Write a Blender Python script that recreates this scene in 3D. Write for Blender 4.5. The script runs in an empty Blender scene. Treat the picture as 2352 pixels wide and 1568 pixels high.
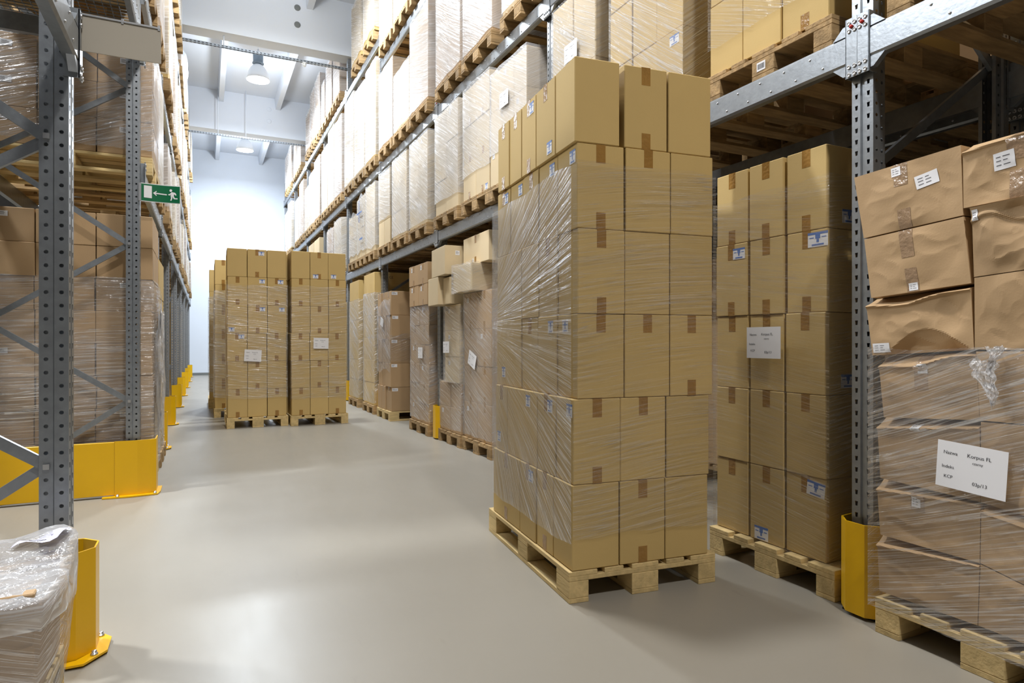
import bpy, math, random
from mathutils import Vector, Matrix, noise
R = random.Random(11)
scene = bpy.context.scene
COL = scene.collection
H = 1.196
FPX = 1455.14
YAW = math.radians(25.8716)
SN, CS = math.sin(YAW), math.cos(YAW)

# ------------------------------------------------------------------ materials
def lin(c):
    return tuple(((v / 255.0) / 12.92 if v / 255.0 <= 0.04045 else (((v / 255.0) + 0.055) / 1.055) ** 2.4) for v in c) + (1.0,)

def newmat(name):
    m = bpy.data.materials.new(name); m.use_nodes = True
    nt = m.node_tree; nt.nodes.clear()
    out = nt.nodes.new('ShaderNodeOutputMaterial')
    return m, nt, out

def nd(nt, typ, **kw):
    n = nt.nodes.new(typ)
    for k, v in kw.items():
        if hasattr(n, k) and not isinstance(v, (tuple,)) or k in ('operation', 'data_type', 'blend_type', 'noise_dimensions'):
            try: setattr(n, k, v); continue
            except Exception: pass
        n.inputs[k].default_value = v
    return n

def ramp(nt, src, stops):
    r = nt.nodes.new('ShaderNodeValToRGB')
    el = r.color_ramp.elements
    while len(el) > 1: el.remove(el[-1])
    el[0].position, el[0].color = stops[0]
    for p, c in stops[1:]:
        e = el.new(p); e.color = c
    nt.links.new(src, r.inputs[0])
    return r

def principled(name, col, rough=0.6, metal=0.0, spec=0.5, noise_amt=0.0, nscale=6.0, stretch=(1, 1, 1), bump=0.0, bscale=40.0, objvar=0.0, dark=None, coat=0.0):
    m, nt, out = newmat(name)
    b = nt.nodes.new('ShaderNodeBsdfPrincipled')
    b.inputs['Base Color'].default_value = col
    b.inputs['Roughness'].default_value = rough
    b.inputs['Metallic'].default_value = metal
    b.inputs['Specular IOR Level'].default_value = spec
    b.inputs['Coat Weight'].default_value = coat
    L = nt.links.new
    tc = nt.nodes.new('ShaderNodeTexCoord')
    mp = nt.nodes.new('ShaderNodeMapping'); mp.inputs['Scale'].default_value = stretch
    L(tc.outputs['Object'], mp.inputs['Vector'])
    c_out = None
    if noise_amt > 0:
        n = nt.nodes.new('ShaderNodeTexNoise'); n.inputs['Scale'].default_value = nscale; n.inputs['Detail'].default_value = 5
        L(mp.outputs[0], n.inputs['Vector'])
        d = dark if dark else tuple(x * (1 - noise_amt) for x in col[:3]) + (1,)
        r = ramp(nt, n.outputs['Fac'], [(0.32, d), (0.68, col)])
        c_out = r.outputs[0]
    if objvar > 0:
        oi = nt.nodes.new('ShaderNodeObjectInfo')
        mr = nt.nodes.new('ShaderNodeMapRange'); mr.inputs['To Min'].default_value = 1 - objvar; mr.inputs['To Max'].default_value = 1 + objvar
        L(oi.outputs['Random'], mr.inputs['Value'])
        hs = nt.nodes.new('ShaderNodeHueSaturation'); hs.inputs['Color'].default_value = col
        L(mr.outputs[0], hs.inputs['Value'])
        if c_out: L(c_out, hs.inputs['Color'])
        c_out = hs.outputs[0]
    if c_out: L(c_out, b.inputs['Base Color'])
    if bump > 0:
        n2 = nt.nodes.new('ShaderNodeTexNoise'); n2.inputs['Scale'].default_value = bscale; n2.inputs['Detail'].default_value = 3
        L(mp.outputs[0], n2.inputs['Vector'])
        bp = nt.nodes.new('ShaderNodeBump'); bp.inputs['Strength'].default_value = bump; bp.inputs['Distance'].default_value = 0.01
        L(n2.outputs['Fac'], bp.inputs['Height']); L(bp.outputs[0], b.inputs['Normal'])
    L(b.outputs[0], out.inputs[0])
    return m

def film(name, base_g=0.05, crease=0.5, milky=0.02, milk_glint=0.25, fine=70.0, rough=0.16, bump=0.5, thr=0.56, tint=(0.97, 0.97, 0.97, 1), patchy=0.45):
    m, nt, out = newmat(name)
    L = nt.links.new
    uv = nt.nodes.new('ShaderNodeUVMap'); uv.uv_map = 'UVMap'
    def nz(sx, sy, sc, det=3.0, off=0.0):
        mp = nt.nodes.new('ShaderNodeMapping'); mp.inputs['Scale'].default_value = (sx, sy, 1); mp.inputs['Location'].default_value = (off, off * 1.7, off)
        L(uv.outputs[0], mp.inputs['Vector'])
        n = nt.nodes.new('ShaderNodeTexNoise'); n.inputs['Scale'].default_value = sc; n.inputs['Detail'].default_value = det
        L(mp.outputs[0], n.inputs['Vector']); return n.outputs['Fac']
    def mth(op, a, b=None, clamp=False):
        q = nt.nodes.new('ShaderNodeMath'); q.operation = op; q.use_clamp = clamp
        for i, v in enumerate((a, b)):
            if v is None: continue
            if isinstance(v, (int, float)): q.inputs[i].default_value = v
            else: L(v, q.inputs[i])
        return q.outputs[0]
    n1 = nz(1.3, fine, 1.0, 4.0)
    n1b = nz(3.5, fine * 0.45, 1.0, 2.0, 3.1)
    n2 = nz(1.1, 2.6, 1.0, 2.0, 7.3)
    n3 = nz(1, 1, 26.0, 2.0, 5.0)
    n4 = nz(1.6, fine * 2.6, 1.0, 2.0, 9.0)
    mr = nt.nodes.new('ShaderNodeMapRange'); mr.inputs['From Min'].default_value = thr; mr.inputs['From Max'].default_value = thr + 0.12
    L(n1, mr.inputs['Value'])
    mr2 = nt.nodes.new('ShaderNodeMapRange'); mr2.inputs['From Min'].default_value = patchy - 0.08; mr2.inputs['From Max'].default_value = patchy + 0.22
    L(n2, mr2.inputs['Value'])
    mrb = nt.nodes.new('ShaderNodeMapRange'); mrb.inputs['From Min'].default_value = thr + 0.03; mrb.inputs['From Max'].default_value = thr + 0.13
    L(n4, mrb.inputs['Value'])
    def ridge(n, wdt):
        a = mth('ABSOLUTE', mth('SUBTRACT', n, 0.5))
        q = nt.nodes.new('ShaderNodeMapRange'); q.inputs['From Min'].default_value = wdt; q.inputs['From Max'].default_value = wdt * 0.25
        L(a, q.inputs['Value']); return q.outputs[0]
    r1 = mth('MULTIPLY', ridge(nz(0.9, fine * 0.55, 1.0, 2.0, 2.2), 0.022), mr2.outputs[0])
    r2 = mth('MULTIPLY', ridge(nz(1.4, fine * 1.1, 1.0, 1.0, 4.4), 0.03), nz(0.8, 3.0, 1.0, 1.0, 6.1))
    cre = mth('ADD', mth('MULTIPLY', mth('MAXIMUM', mr.outputs[0], mth('MULTIPLY', mrb.outputs[0], 0.6)), mth('ADD', mth('MULTIPLY', mr2.outputs[0], 0.6), 0.08)), mth('MAXIMUM', r1, r2), True)
    height = mth('ADD', mth('ADD', mth('MULTIPLY', n1, 0.8), mth('MULTIPLY', n1b, 0.9)), mth('MULTIPLY', n3, 0.35))
    bp = nt.nodes.new('ShaderNodeBump'); bp.inputs['Strength'].default_value = bump; bp.inputs['Distance'].default_value = 0.02
    L(height, bp.inputs['Height'])
    tr = nt.nodes.new('ShaderNodeBsdfTransparent'); tr.inputs[0].default_value = tint
    gl = nt.nodes.new('ShaderNodeBsdfGlossy'); gl.inputs['Roughness'].default_value = rough; gl.inputs[0].default_value = (0.95, 0.96, 1, 1)
    L(bp.outputs[0], gl.inputs['Normal'])
    df = nt.nodes.new('ShaderNodeBsdfDiffuse'); df.inputs[0].default_value = (0.86, 0.87, 0.9, 1)
    fg = mth('ADD', mth('MULTIPLY', cre, crease), base_g, True)
    fm = mth('ADD', mth('MULTIPLY', cre, milk_glint), mth('ADD', mth('MULTIPLY', mr2.outputs[0], milky), milky * 0.5), True)  # whitish film creases, with bright glints also put into this white
    m1 = nt.nodes.new('ShaderNodeMixShader'); L(fm, m1.inputs[0]); L(tr.outputs[0], m1.inputs[1]); L(df.outputs[0], m1.inputs[2])
    m2 = nt.nodes.new('ShaderNodeMixShader'); L(fg, m2.inputs[0]); L(m1.outputs[0], m2.inputs[1]); L(gl.outputs[0], m2.inputs[2])
    L(m2.outputs[0], out.inputs[0])
    return m

def emission(name, col, s):
    m, nt, out = newmat(name)
    e = nt.nodes.new('ShaderNodeEmission'); e.inputs[0].default_value = col; e.inputs[1].default_value = s
    nt.links.new(e.outputs[0], out.inputs[0]); return m

M = {}
M['kraft'] = principled('kraft_cardboard', lin((207, 178, 118)), 0.72, spec=0.3, noise_amt=0.05, nscale=3, bump=0.04, bscale=160, objvar=0.06)
M['brown'] = principled('brown_cardboard', lin((184, 154, 117)), 0.75, spec=0.3, noise_amt=0.06, nscale=4, bump=0.05, bscale=120, objvar=0.09)
M['pale'] = principled('pale_cardboard', lin((216, 196, 160)), 0.72, spec=0.3, noise_amt=0.05, nscale=3, bump=0.03, bscale=120, objvar=0.07)
M['tape'] = principled('brown_tape', lin((163, 122, 62)), 0.22, spec=0.6, noise_amt=0.15, nscale=14, bump=0.3, bscale=50)
M['cleartape'] = principled('clear_tape', lin((168, 140, 112)), 0.2, spec=0.7, noise_amt=0.2, nscale=20, bump=0.4, bscale=60)
M['paper'] = principled('white_paper', lin((236, 236, 240)), 0.55, spec=0.3)
M['lilac'] = principled('lilac_paper', lin((214, 212, 236)), 0.5, spec=0.3, noise_amt=0.06, nscale=8)
M['blue'] = principled('blue_print', lin((84, 120, 190)), 0.5)
M['ink'] = principled('black_print', lin((60, 60, 66)), 0.6)
M['wood'] = principled('pallet_wood', lin((222, 196, 142)), 0.75, spec=0.2, noise_amt=0.22, nscale=5, stretch=(7, 1.2, 7), bump=0.25, bscale=12, objvar=0.14)
M['woodold'] = principled('weathered_pallet_wood', lin((184, 154, 112)), 0.8, spec=0.2, noise_amt=0.4, nscale=5, stretch=(7, 1.2, 7), bump=0.3, bscale=12, objvar=0.2)
M['steel'] = principled('galvanised_steel', lin((156, 162, 169)), 0.36, metal=0.75, spec=0.5, noise_amt=0.16, nscale=22, bump=0.05, bscale=60)
M['bolt'] = principled('bolt_steel', lin((200, 202, 206)), 0.3, metal=0.9)
M['red'] = principled('red_plastic', lin((196, 40, 30)), 0.4)
M['yellow'] = principled('yellow_paint', lin((238, 186, 8)), 0.35, spec=0.5, noise_amt=0.06, nscale=3, bump=0.03, bscale=8)
M['white'] = principled('white_wall_paint', lin((228, 235, 246)), 0.7, spec=0.3, noise_amt=0.025, nscale=1.5)
M['ceil'] = principled('white_ceiling_paint', lin((230, 236, 246)), 0.8, spec=0.2, noise_amt=0.03, nscale=0.8)
M['skirt'] = principled('grey_skirting', lin((120, 124, 124)), 0.5)
M['lampgrey'] = principled('grey_ballast_housing', lin((120, 134, 146)), 0.4, metal=0.3)
M['shade'] = principled('white_lamp_shade', lin((232, 234, 236)), 0.35)
M['glow'] = emission('lamp_diffuser', (1, 0.985, 0.95, 1), 22.0)
M['signgrey'] = principled('plain_grey_plate', lin((196, 190, 178)), 0.45, noise_amt=0.03, nscale=2)
M['green'] = principled('exit_green', lin((8, 104, 66)), 0.3, spec=0.5)
M['dark'] = principled('dark_rubber', lin((30, 30, 32)), 0.6)
M['sack'] = principled('white_sack_film', lin((232, 236, 240)), 0.4, noise_amt=0.08, nscale=6, bump=0.3, bscale=9)
M['film'] = film('stretch_film', 0.03, 0.35, 0.025, 0.2, fine=75, rough=0.12, bump=0.5, thr=0.6)
M['filmfan'] = film('stretch_film_pulled', 0.05, 0.55, 0.07, 0.5, fine=50, rough=0.12, bump=0.6, thr=0.55, patchy=0.36)
M['filmthick'] = film('stretch_film_thick', 0.06, 0.5, 0.10, 0.4, fine=48, rough=0.13, bump=0.7, thr=0.56, patchy=0.4)
M['filmwhite'] = film('stretch_film_many_layers', 0.04, 0.14, 0.24, 0.28, fine=44, rough=0.3, bump=0.35, thr=0.56, patchy=0.3)
M['filmcrumple'] = film('stretch_film_crumpled', 0.1, 0.6, 0.26, 0.55, fine=16, rough=0.1, bump=1.0, thr=0.5, patchy=0.36)
M['filmshiny'] = film('stretch_film_taut_shiny', 0.05, 0.6, 0.05, 0.34, fine=52, rough=0.1, bump=0.8, thr=0.56, patchy=0.4)
M['bulk'] = principled('grey_hall_wall', lin((84, 78, 70)), 0.85, spec=0.2)

# floor: grey beige sealed screed with faint scuffs
def floor_mat():
    m, nt, out = newmat('sealed_floor')
    L = nt.links.new
    b = nt.nodes.new('ShaderNodeBsdfPrincipled')
    tc = nt.nodes.new('ShaderNodeTexCoord')
    n = nt.nodes.new('ShaderNodeTexNoise'); n.inputs['Scale'].default_value = 0.9; n.inputs['Detail'].default_value = 6
    L(tc.outputs['Object'], n.inputs['Vector'])
    r = ramp(nt, n.outputs['Fac'], [(0.25, lin((150, 145, 135))), (0.75, lin((157, 152, 142)))])
    v = nt.nodes.new('ShaderNodeTexNoise'); v.inputs['Scale'].default_value = 9; v.inputs['Detail'].default_value = 8
    mp = nt.nodes.new('ShaderNodeMapping'); mp.inputs['Scale'].default_value = (1, 0.25, 1); mp.inputs['Rotation'].default_value = (0, 0, 0.5)
    L(tc.outputs['Object'], mp.inputs['Vector']); L(mp.outputs[0], v.inputs['Vector'])
    sc = ramp(nt, v.outputs['Fac'], [(0.24, (0.9, 0.9, 0.9, 1)), (0.31, (1, 1, 1, 1))])
    mx = nt.nodes.new('ShaderNodeMix'); mx.data_type = 'RGBA'; mx.blend_type = 'MULTIPLY'; mx.inputs[0].default_value = 1.0
    L(r.outputs[0], mx.inputs[6]); L(sc.outputs[0], mx.inputs[7]); L(mx.outputs[2], b.inputs['Base Color'])
    rr = nt.nodes.new('ShaderNodeMapRange'); rr.inputs['To Min'].default_value = 0.31; rr.inputs['To Max'].default_value = 0.4
    L(v.outputs['Fac'], rr.inputs['Value']); L(rr.outputs[0], b.inputs['Roughness'])
    b.inputs['Specular IOR Level'].default_value = 0.3
    n2 = nt.nodes.new('ShaderNodeTexNoise'); n2.inputs['Scale'].default_value = 3.5; n2.inputs['Detail'].default_value = 4
    L(tc.outputs['Object'], n2.inputs['Vector'])
    bp = nt.nodes.new('ShaderNodeBump'); bp.inputs['Strength'].default_value = 0.05; bp.inputs['Distance'].default_value = 0.02
    L(n2.outputs['Fac'], bp.inputs['Height']); L(bp.outputs[0], b.inputs['Normal'])
    L(b.outputs[0], out.inputs[0]); return m
M['floor'] = floor_mat()

# ------------------------------------------------------------------ mesh builder
class MB:
    def __init__(s): s.v = []; s.f = []; s.mi = []; s.uv = {}; s.sm = []
    def add(s, verts, faces, mi=0, smooth=False):
        o = len(s.v); s.v += [tuple(p) for p in verts]
        for f in faces: s.f.append([o + i for i in f]); s.mi.append(mi); s.sm.append(smooth)
        return o
    def box(s, x0, x1, y0, y1, z0, z1, mi=0, c=0.0, T=None):
        if c <= 0:
            V = [(x, y, z) for z in (z0, z1) for y in (y0, y1) for x in (x0, x1)]
            F = [(0, 2, 3, 1), (4, 5, 7, 6), (0, 1, 5, 4), (2, 6, 7, 3), (0, 4, 6, 2), (1, 3, 7, 5)]
        else:
            V = []; idx = {}
            for ix, x in enumerate((x0, x1)):
                for iy, y in enumerate((y0, y1)):
                    for iz, z in enumerate((z0, z1)):
                        sx, sy, sz = (1, -1)[ix], (1, -1)[iy], (1, -1)[iz]
                        idx[ix, iy, iz, 'x'] = len(V); V.append((x, y + sy * c, z + sz * c))
                        idx[ix, iy, iz, 'y'] = len(V); V.append((x + sx * c, y, z + sz * c))
                        idx[ix, iy, iz, 'z'] = len(V); V.append((x + sx * c, y + sy * c, z))
            g = lambda a, b, d, k: idx[a, b, d, k]
            F = [[g(0, 0, 0, 'x'), g(0, 0, 1, 'x'), g(0, 1, 1, 'x'), g(0, 1, 0, 'x')], [g(1, 0, 0, 'x'), g(1, 1, 0, 'x'), g(1, 1, 1, 'x'), g(1, 0, 1, 'x')],
                 [g(0, 0, 0, 'y'), g(1, 0, 0, 'y'), g(1, 0, 1, 'y'), g(0, 0, 1, 'y')], [g(0, 1, 0, 'y'), g(0, 1, 1, 'y'), g(1, 1, 1, 'y'), g(1, 1, 0, 'y')],
                 [g(0, 0, 0, 'z'), g(0, 1, 0, 'z'), g(1, 1, 0, 'z'), g(1, 0, 0, 'z')], [g(0, 0, 1, 'z'), g(1, 0, 1, 'z'), g(1, 1, 1, 'z'), g(0, 1, 1, 'z')]]
            for a in (0, 1):
                for b in (0, 1):
                    F.append([g(a, b, 0, 'x'), g(a, b, 1, 'x'), g(a, b, 1, 'y'), g(a, b, 0, 'y')])
                    F.append([g(a, 0, b, 'x'), g(a, 1, b, 'x'), g(a, 1, b, 'z'), g(a, 0, b, 'z')])
                    F.append([g(0, a, b, 'y'), g(1, a, b, 'y'), g(1, a, b, 'z'), g(0, a, b, 'z')])
                    for d in (0, 1): F.append([g(a, b, d, 'x'), g(a, b, d, 'y'), g(a, b, d, 'z')])
            cx, cy, cz = (x0 + x1) / 2, (y0 + y1) / 2, (z0 + z1) / 2
            for f in F:   # orient outward
                p, q, r = (Vector(V[f[i]]) for i in (0, 1, 2))
                if (q - p).cross(r - p).dot(p - Vector((cx, cy, cz))) < 0: f.reverse()
        if T is not None: V = [tuple(T @ Vector(p)) for p in V]
        s.add(V, F, mi)
    def prism(s, poly, z0, z1, mi=0, T=None, cap=True):
        n = len(poly); V = [(x, y, z0) for x, y in poly] + [(x, y, z1) for x, y in poly]
        F = [(i, (i + 1) % n, n + (i + 1) % n, n + i) for i in range(n)]
        if cap: F += [tuple(range(n - 1, -1, -1)), tuple(range(n, 2 * n))]
        if T is not None: V = [tuple(T @ Vector(p)) for p in V]
        s.add(V, F, mi)
    def lathe(s, prof, n=20, mi=0, cx=0, cy=0, smooth=True, T=None):
        V = []; F = []
        for r, z in prof:
            for k in range(n):
                a = 2 * math.pi * k / n; V.append((cx + r * math.cos(a), cy + r * math.sin(a), z))
        for i in range(len(prof) - 1):
            for k in range(n): F.append((i * n + k, i * n + (k + 1) % n, (i + 1) * n + (k + 1) % n, (i + 1) * n + k))
        F.append(tuple(range(n - 1, -1, -1))); F.append(tuple((len(prof) - 1) * n + k for k in range(n)))
        if T is not None: V = [tuple(T @ Vector(p)) for p in V]
        s.add(V, F, mi, smooth)
    def bar(s, p, q, w, h, mi=0, up=(0, 0, 1)):
        p, q = Vector(p), Vector(q); d = (q - p); l = d.length; d.normalize(); u = Vector(up)
        x = d.cross(u)
        if x.length < 1e-4: x = Vector((1, 0, 0))
        x.normalize(); y = x.cross(d)
        T = Matrix((x, d, y)).transposed().to_4x4(); T.translation = p
        s.box(-w / 2, w / 2, 0, l, -h / 2, h / 2, mi, T=T)
    def mesh(s, name, mats):
        me = bpy.data.meshes.new(name); me.from_pydata(s.v, [], s.f)
        for m in mats: me.materials.append(m)
        me.polygons.foreach_set('material_index', s.mi)
        me.polygons.foreach_set('use_smooth', s.sm)
        me.update(); return me

def link(name, data, parent=None, loc=None, rz=0.0):
    o = bpy.data.objects.new(name, data); COL.objects.link(o)
    if parent is not None: o.parent = parent
    if loc is not None: o.location = loc
    if rz: o.rotation_euler = (0, 0, rz)
    return o

LABELS = {}
def tag(o, label, cat, group=None):
    nw = len(label.split())
    if nw > 16 or nw < 4: print('LABEL LENGTH', nw, label)
    if label in LABELS: print('LABEL DUP', label)
    LABELS[label] = 1
    o['label'] = label; o['category'] = cat
    if group: o['group'] = group
    return o

def struct(name, mb, mat):
    o = link(name, mb.mesh(name, mat if isinstance(mat, list) else [mat])); o['kind'] = 'structure'; return o

ORD = ['bottom', 'second', 'third', 'fourth', 'fifth', 'sixth', 'seventh', 'eighth', 'ninth']
NTH = ['first', 'second', 'third', 'fourth', 'fifth', 'sixth', 'seventh', 'eighth', 'ninth']
def rowname(i, n): return 'topmost' if i == n - 1 else ORD[i]

# ------------------------------------------------------------------ room
XW0, XW1, YW0, YW1, ZC = -5.2, 7.6, -5.5, 25.05, 8.0
b = MB(); b.box(XW0 - .2, XW1 + .2, YW0 - .2, YW1 + .2, -.2, 0); struct('floor', b, M['floor'])
b = MB(); b.box(XW0 - .2, XW1 + .2, YW1, YW1 + .2, 0, ZC); struct('wall_back', b, M['white'])
b = MB(); b.box(XW0 - .2, XW1 + .2, YW0 - .2, YW0, 0, ZC); struct('wall_front', b, M['bulk'])
b = MB(); b.box(XW0 - .2, XW0, YW0, YW1, 0, ZC); struct('wall_left', b, M['bulk'])
b = MB(); b.box(XW1, XW1 + .2, YW0, YW1, 0, ZC); struct('wall_right', b, M['bulk'])
b = MB(); b.box(XW0, XW1, YW1 - .015, YW1, 0, .09); struct('baseboard_back', b, M['skirt'])
b = MB(); b.box(XW0 - .2, XW1 + .2, YW0 - .2, YW1 + .2, ZC, ZC + .2)
struct('ceiling', b, M['ceil'])
k = 0
for yb in (0.9, 6.9, 12.9, 18.9):
    k += 1
    b = MB()
    b.box(XW0, XW1, yb, yb + .36, 6.93, ZC, 0)
    for xp in (1.62, ):
        for zp in (7.35, 7.68):
            T = Matrix.Translation((xp, yb - .001, zp)) @ Matrix.Rotation(math.pi / 2, 4, 'X')
            b.lathe([(.06, -.002), (.06, .006), (.05, .009)], 14, 1 if yb < 13 else 0, T=T)
    o = struct('trim_%d' % k, b, [M['ceil'], M['skirt']])
k = 10
for x in (-3.95, -2.5, -1.05, 0.4, 1.85, 3.3, 4.75, 6.2):
    k += 1
    b = MB()
    for y0, y1 in ((YW0, .9), (1.26, 6.9), (7.26, 12.9), (13.26, 18.9), (19.26, YW1)):
        V = [(x - .09, y0, ZC), (x + .09, y0, ZC), (x + .06, y0, ZC - .3), (x - .06, y0, ZC - .3)]
        V += [(p, y1, q) for p, _, q in V]
        b.add(V, [(0, 1, 5, 4), (1, 2, 6, 5), (2, 3, 7, 6), (3, 0, 4, 7), (0, 3, 2, 1), (4, 5, 6, 7)])
    struct('trim_%d' % k, b, M['ceil'])

# ------------------------------------------------------------------ pallets
BOARDS = [(-.4, -.255), (-.2175, -.1175), (-.0725, .0725), (.1175, .2175), (.255, .4)]
def jig(a): return R.uniform(-a, a)
def pallet_meshes(mat):
    P = {}
    out = []
    for i, (x0, x1) in enumerate(BOARDS):
        b = MB(); b.box(x0, x1, -.6, .6, .122, .144, 0, .002); out.append(('deck_board', b.mesh('deck_board', [mat])))
    for y in (-.5275, 0, .5275):
        b = MB(); b.box(-.4, .4, y - .0725, y + .0725, .1, .122, 0, .002); out.append(('stringer_board', b.mesh('stringer_board', [mat])))
    for x0, x1 in ((-.4, -.3), (-.0725, .0725), (.3, .4)):
        b = MB(); b.box(x0, x1, -.6, .6, 0, .022, 0, .002); out.append(('bottom_board', b.mesh('bottom_board', [mat])))
        for y in (-.5275, 0, .5275):
            b = MB(); b.box(x0, x1, y - .0725, y + .0725, .022, .1, 0, .003); out.append(('block', b.mesh('block', [mat])))
    return out
PM = {'wood': pallet_meshes(M['wood']), 'woodold': pallet_meshes(M['woodold'])}
def single_pallet(mat):
    b = MB()
    for x0, x1 in BOARDS: b.box(x0, x1, -.6, .6, .122, .144)
    for y in (-.5275, 0, .5275): b.box(-.4, .4, y - .0725, y + .0725, .1, .122)
    for x0, x1 in ((-.4, -.3), (-.0725, .0725), (.3, .4)):
        b.box(x0, x1, -.6, .6, 0, .022)
        for y in (-.5275, 0, .5275): b.box(x0, x1, y - .0725, y + .0725, .022, .1)
    return b.mesh('wooden_pallet', [mat])
PS = {'wood': single_pallet(M['wood']), 'woodold': single_pallet(M['woodold'])}
def pallet(st, a0, b0, z, label, group=None, detail=True, mat='wood', w=.8):
    """front-left corner of the pallet at (a0, b0) of the stack frame"""
    loc = st.W(a0 + w / 2, b0 + .6, z)
    if detail:
        o = link('wooden_pallet', None, None, loc, st.ang)
        for n, me in PM[mat]:
            link(n, me, o)
    else:
        o = link('wooden_pallet', PS[mat], None, loc, st.ang)
    if w != .8: o.scale = (w / .8, 1, 1)
    tag(o, label, 'pallet', group or 'wooden pallets')
    return o

class St:
    """local frame of a load: a runs along its front from left to right, b inward, z up"""
    def __init__(s, x, y, ang): s.x, s.y, s.ang = x, y, ang; s.c, s.s = math.cos(ang), math.sin(ang)
    def W(s, a, b, z): return Vector((s.x + a * s.c - b * s.s, s.y + a * s.s + b * s.c, z))

# ------------------------------------------------------------------ boxes, tapes, labels
BOXC = {}
def box_mesh(w, d, h, mat):
    k = (round(w, 3), round(d, 3), round(h, 3), mat)
    if k not in BOXC:
        b = MB(); b.box(-w / 2, w / 2, -d / 2, d / 2, 0, h, 0, .0035); BOXC[k] = b.mesh('cardboard_box', [M[mat]])
    return BOXC[k]

def face_T(w, d, h, face, u, v, rot=0.0, off=.0008):
    """patch frame: local x right, z up, -y outward; u from left 0..1, v from bottom 0..1 (metres if >1 not used)"""
    if face == 'F': T = Matrix.Translation((-w / 2 + u * w, -d / 2 - off, v * h))
    elif face == 'L': T = Matrix.Translation((-w / 2 - off, d / 2 - u * d, v * h)) @ Matrix.Rotation(-math.pi / 2, 4, 'Z')
    elif face == 'R': T = Matrix.Translation((w / 2 + off, -d / 2 + u * d, v * h)) @ Matrix.Rotation(math.pi / 2, 4, 'Z')
    return T @ Matrix.Rotation(rot, 4, 'Y')

def label_mb(kind, w, h):
    b = MB(); t = .0008
    def strip(x0, x1, z0, z1, mi): b.box(x0 * w, x1 * w, -t * 1.6, 0, z0 * h, z1 * h, mi)
    b.box(-w / 2, w / 2, -t, t * .3, -h / 2, h / 2, 0)
    if kind == 'blue':
        strip(-.5, .5, .34, .5, 1); strip(-.12, .12, .05, .34, 1); strip(-.3, .3, -.42, -.3, 1); strip(-.06, .06, -.2, .05, 1)
        strip(-.42, -.2, .1, .16, 1); strip(.2, .42, .1, .16, 1)
    elif kind == 'small':
        for z in (.22, .02, -.2): strip(-.4, -.4 + R.uniform(.3, .75), z, z + .07, 2)
    elif kind == 'bars':
        x = -.4
        while x < .4:
            ww = R.uniform(.015, .045); strip(x, x + ww, -.3, .3, 2); x += ww + R.uniform(.02, .04)
    return b

def text_into(b, txt, size, x, z, mi, y=-.0016, T=None):
    cu = bpy.data.curves.new('t', 'FONT'); cu.body = txt; cu.size = size; cu.resolution_u = 3; cu.align_x = 'LEFT'
    ob = bpy.data.objects.new('t', cu); COL.objects.link(ob)
    dg = bpy.context.evaluated_depsgraph_get(); dg.update()
    me = bpy.data.meshes.new_from_object(ob.evaluated_get(dg))
    V = [(x + v.co.x, y, z + v.co.y) for v in me.vertices]
    if T is not None: V = [tuple(T @ Vector(p)) for p in V]
    b.add(V, [tuple(p.vertices) for p in me.polygons], mi)
    bpy.data.objects.remove(ob); bpy.data.curves.remove(cu); bpy.data.meshes.remove(me)

SHEET = None
def sheet_mesh():
    """A5 delivery sheet: printed name, index and code"""
    global SHEET
    if SHEET is None:
        w, h = .21, .155
        b = MB(); b.box(-w / 2, w / 2, -.0008, .0003, -h / 2, h / 2, 0)
        for t, s, x, z in (('Nazwa', .016, -.085, .035), ('Korpus FL', .017, -.012, .036), ('czarny', .012, .005, .016),
                           ('Indeks', .015, -.088, -.012), ('KCP', .015, -.08, -.045), ('03p/13', .016, .008, -.052)):
            text_into(b, t, s, x, z, 1)
        SHEET = b.mesh('delivery_sheet', [M['paper'], M['ink']])
    return SHEET

def tape_mb(w, d, h, axis, tape_w=.048, drop=.085, ends='FB', top=True, bottom=True, face_only=None):
    """tape along the top seam with its ends folded down on both faces"""
    b = MB(); t = .0007
    def tabs(face, u):
        T = face_T(w, d, h, face, u, 0, 0, 0)
        if top: b.box(-tape_w / 2, tape_w / 2, -t, 0, h - drop, h, 0, T=T)
        if bottom: b.box(-tape_w / 2, tape_w / 2, -t, 0, -.0005, drop * .9, 0, T=T)
    if bottom:
        if axis == 'b': b.box(-tape_w / 2, tape_w / 2, -d / 2, d / 2, -.0007, 0, 0)
        else: b.box(-w / 2, w / 2, -tape_w / 2, tape_w / 2, -.0007, 0, 0)
    if axis == 'b':
        tabs('F', .5)
        if top: b.box(-tape_w / 2, tape_w / 2, -d / 2, d / 2, h, h + t, 0)
    else:
        tabs('L', .5)
        tabs('R', .5)
        if top: b.box(-w / 2, w / 2, -tape_w / 2, tape_w / 2, h, h + t, 0)
    return b
TAPEC = {}
NBOX = 0
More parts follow.
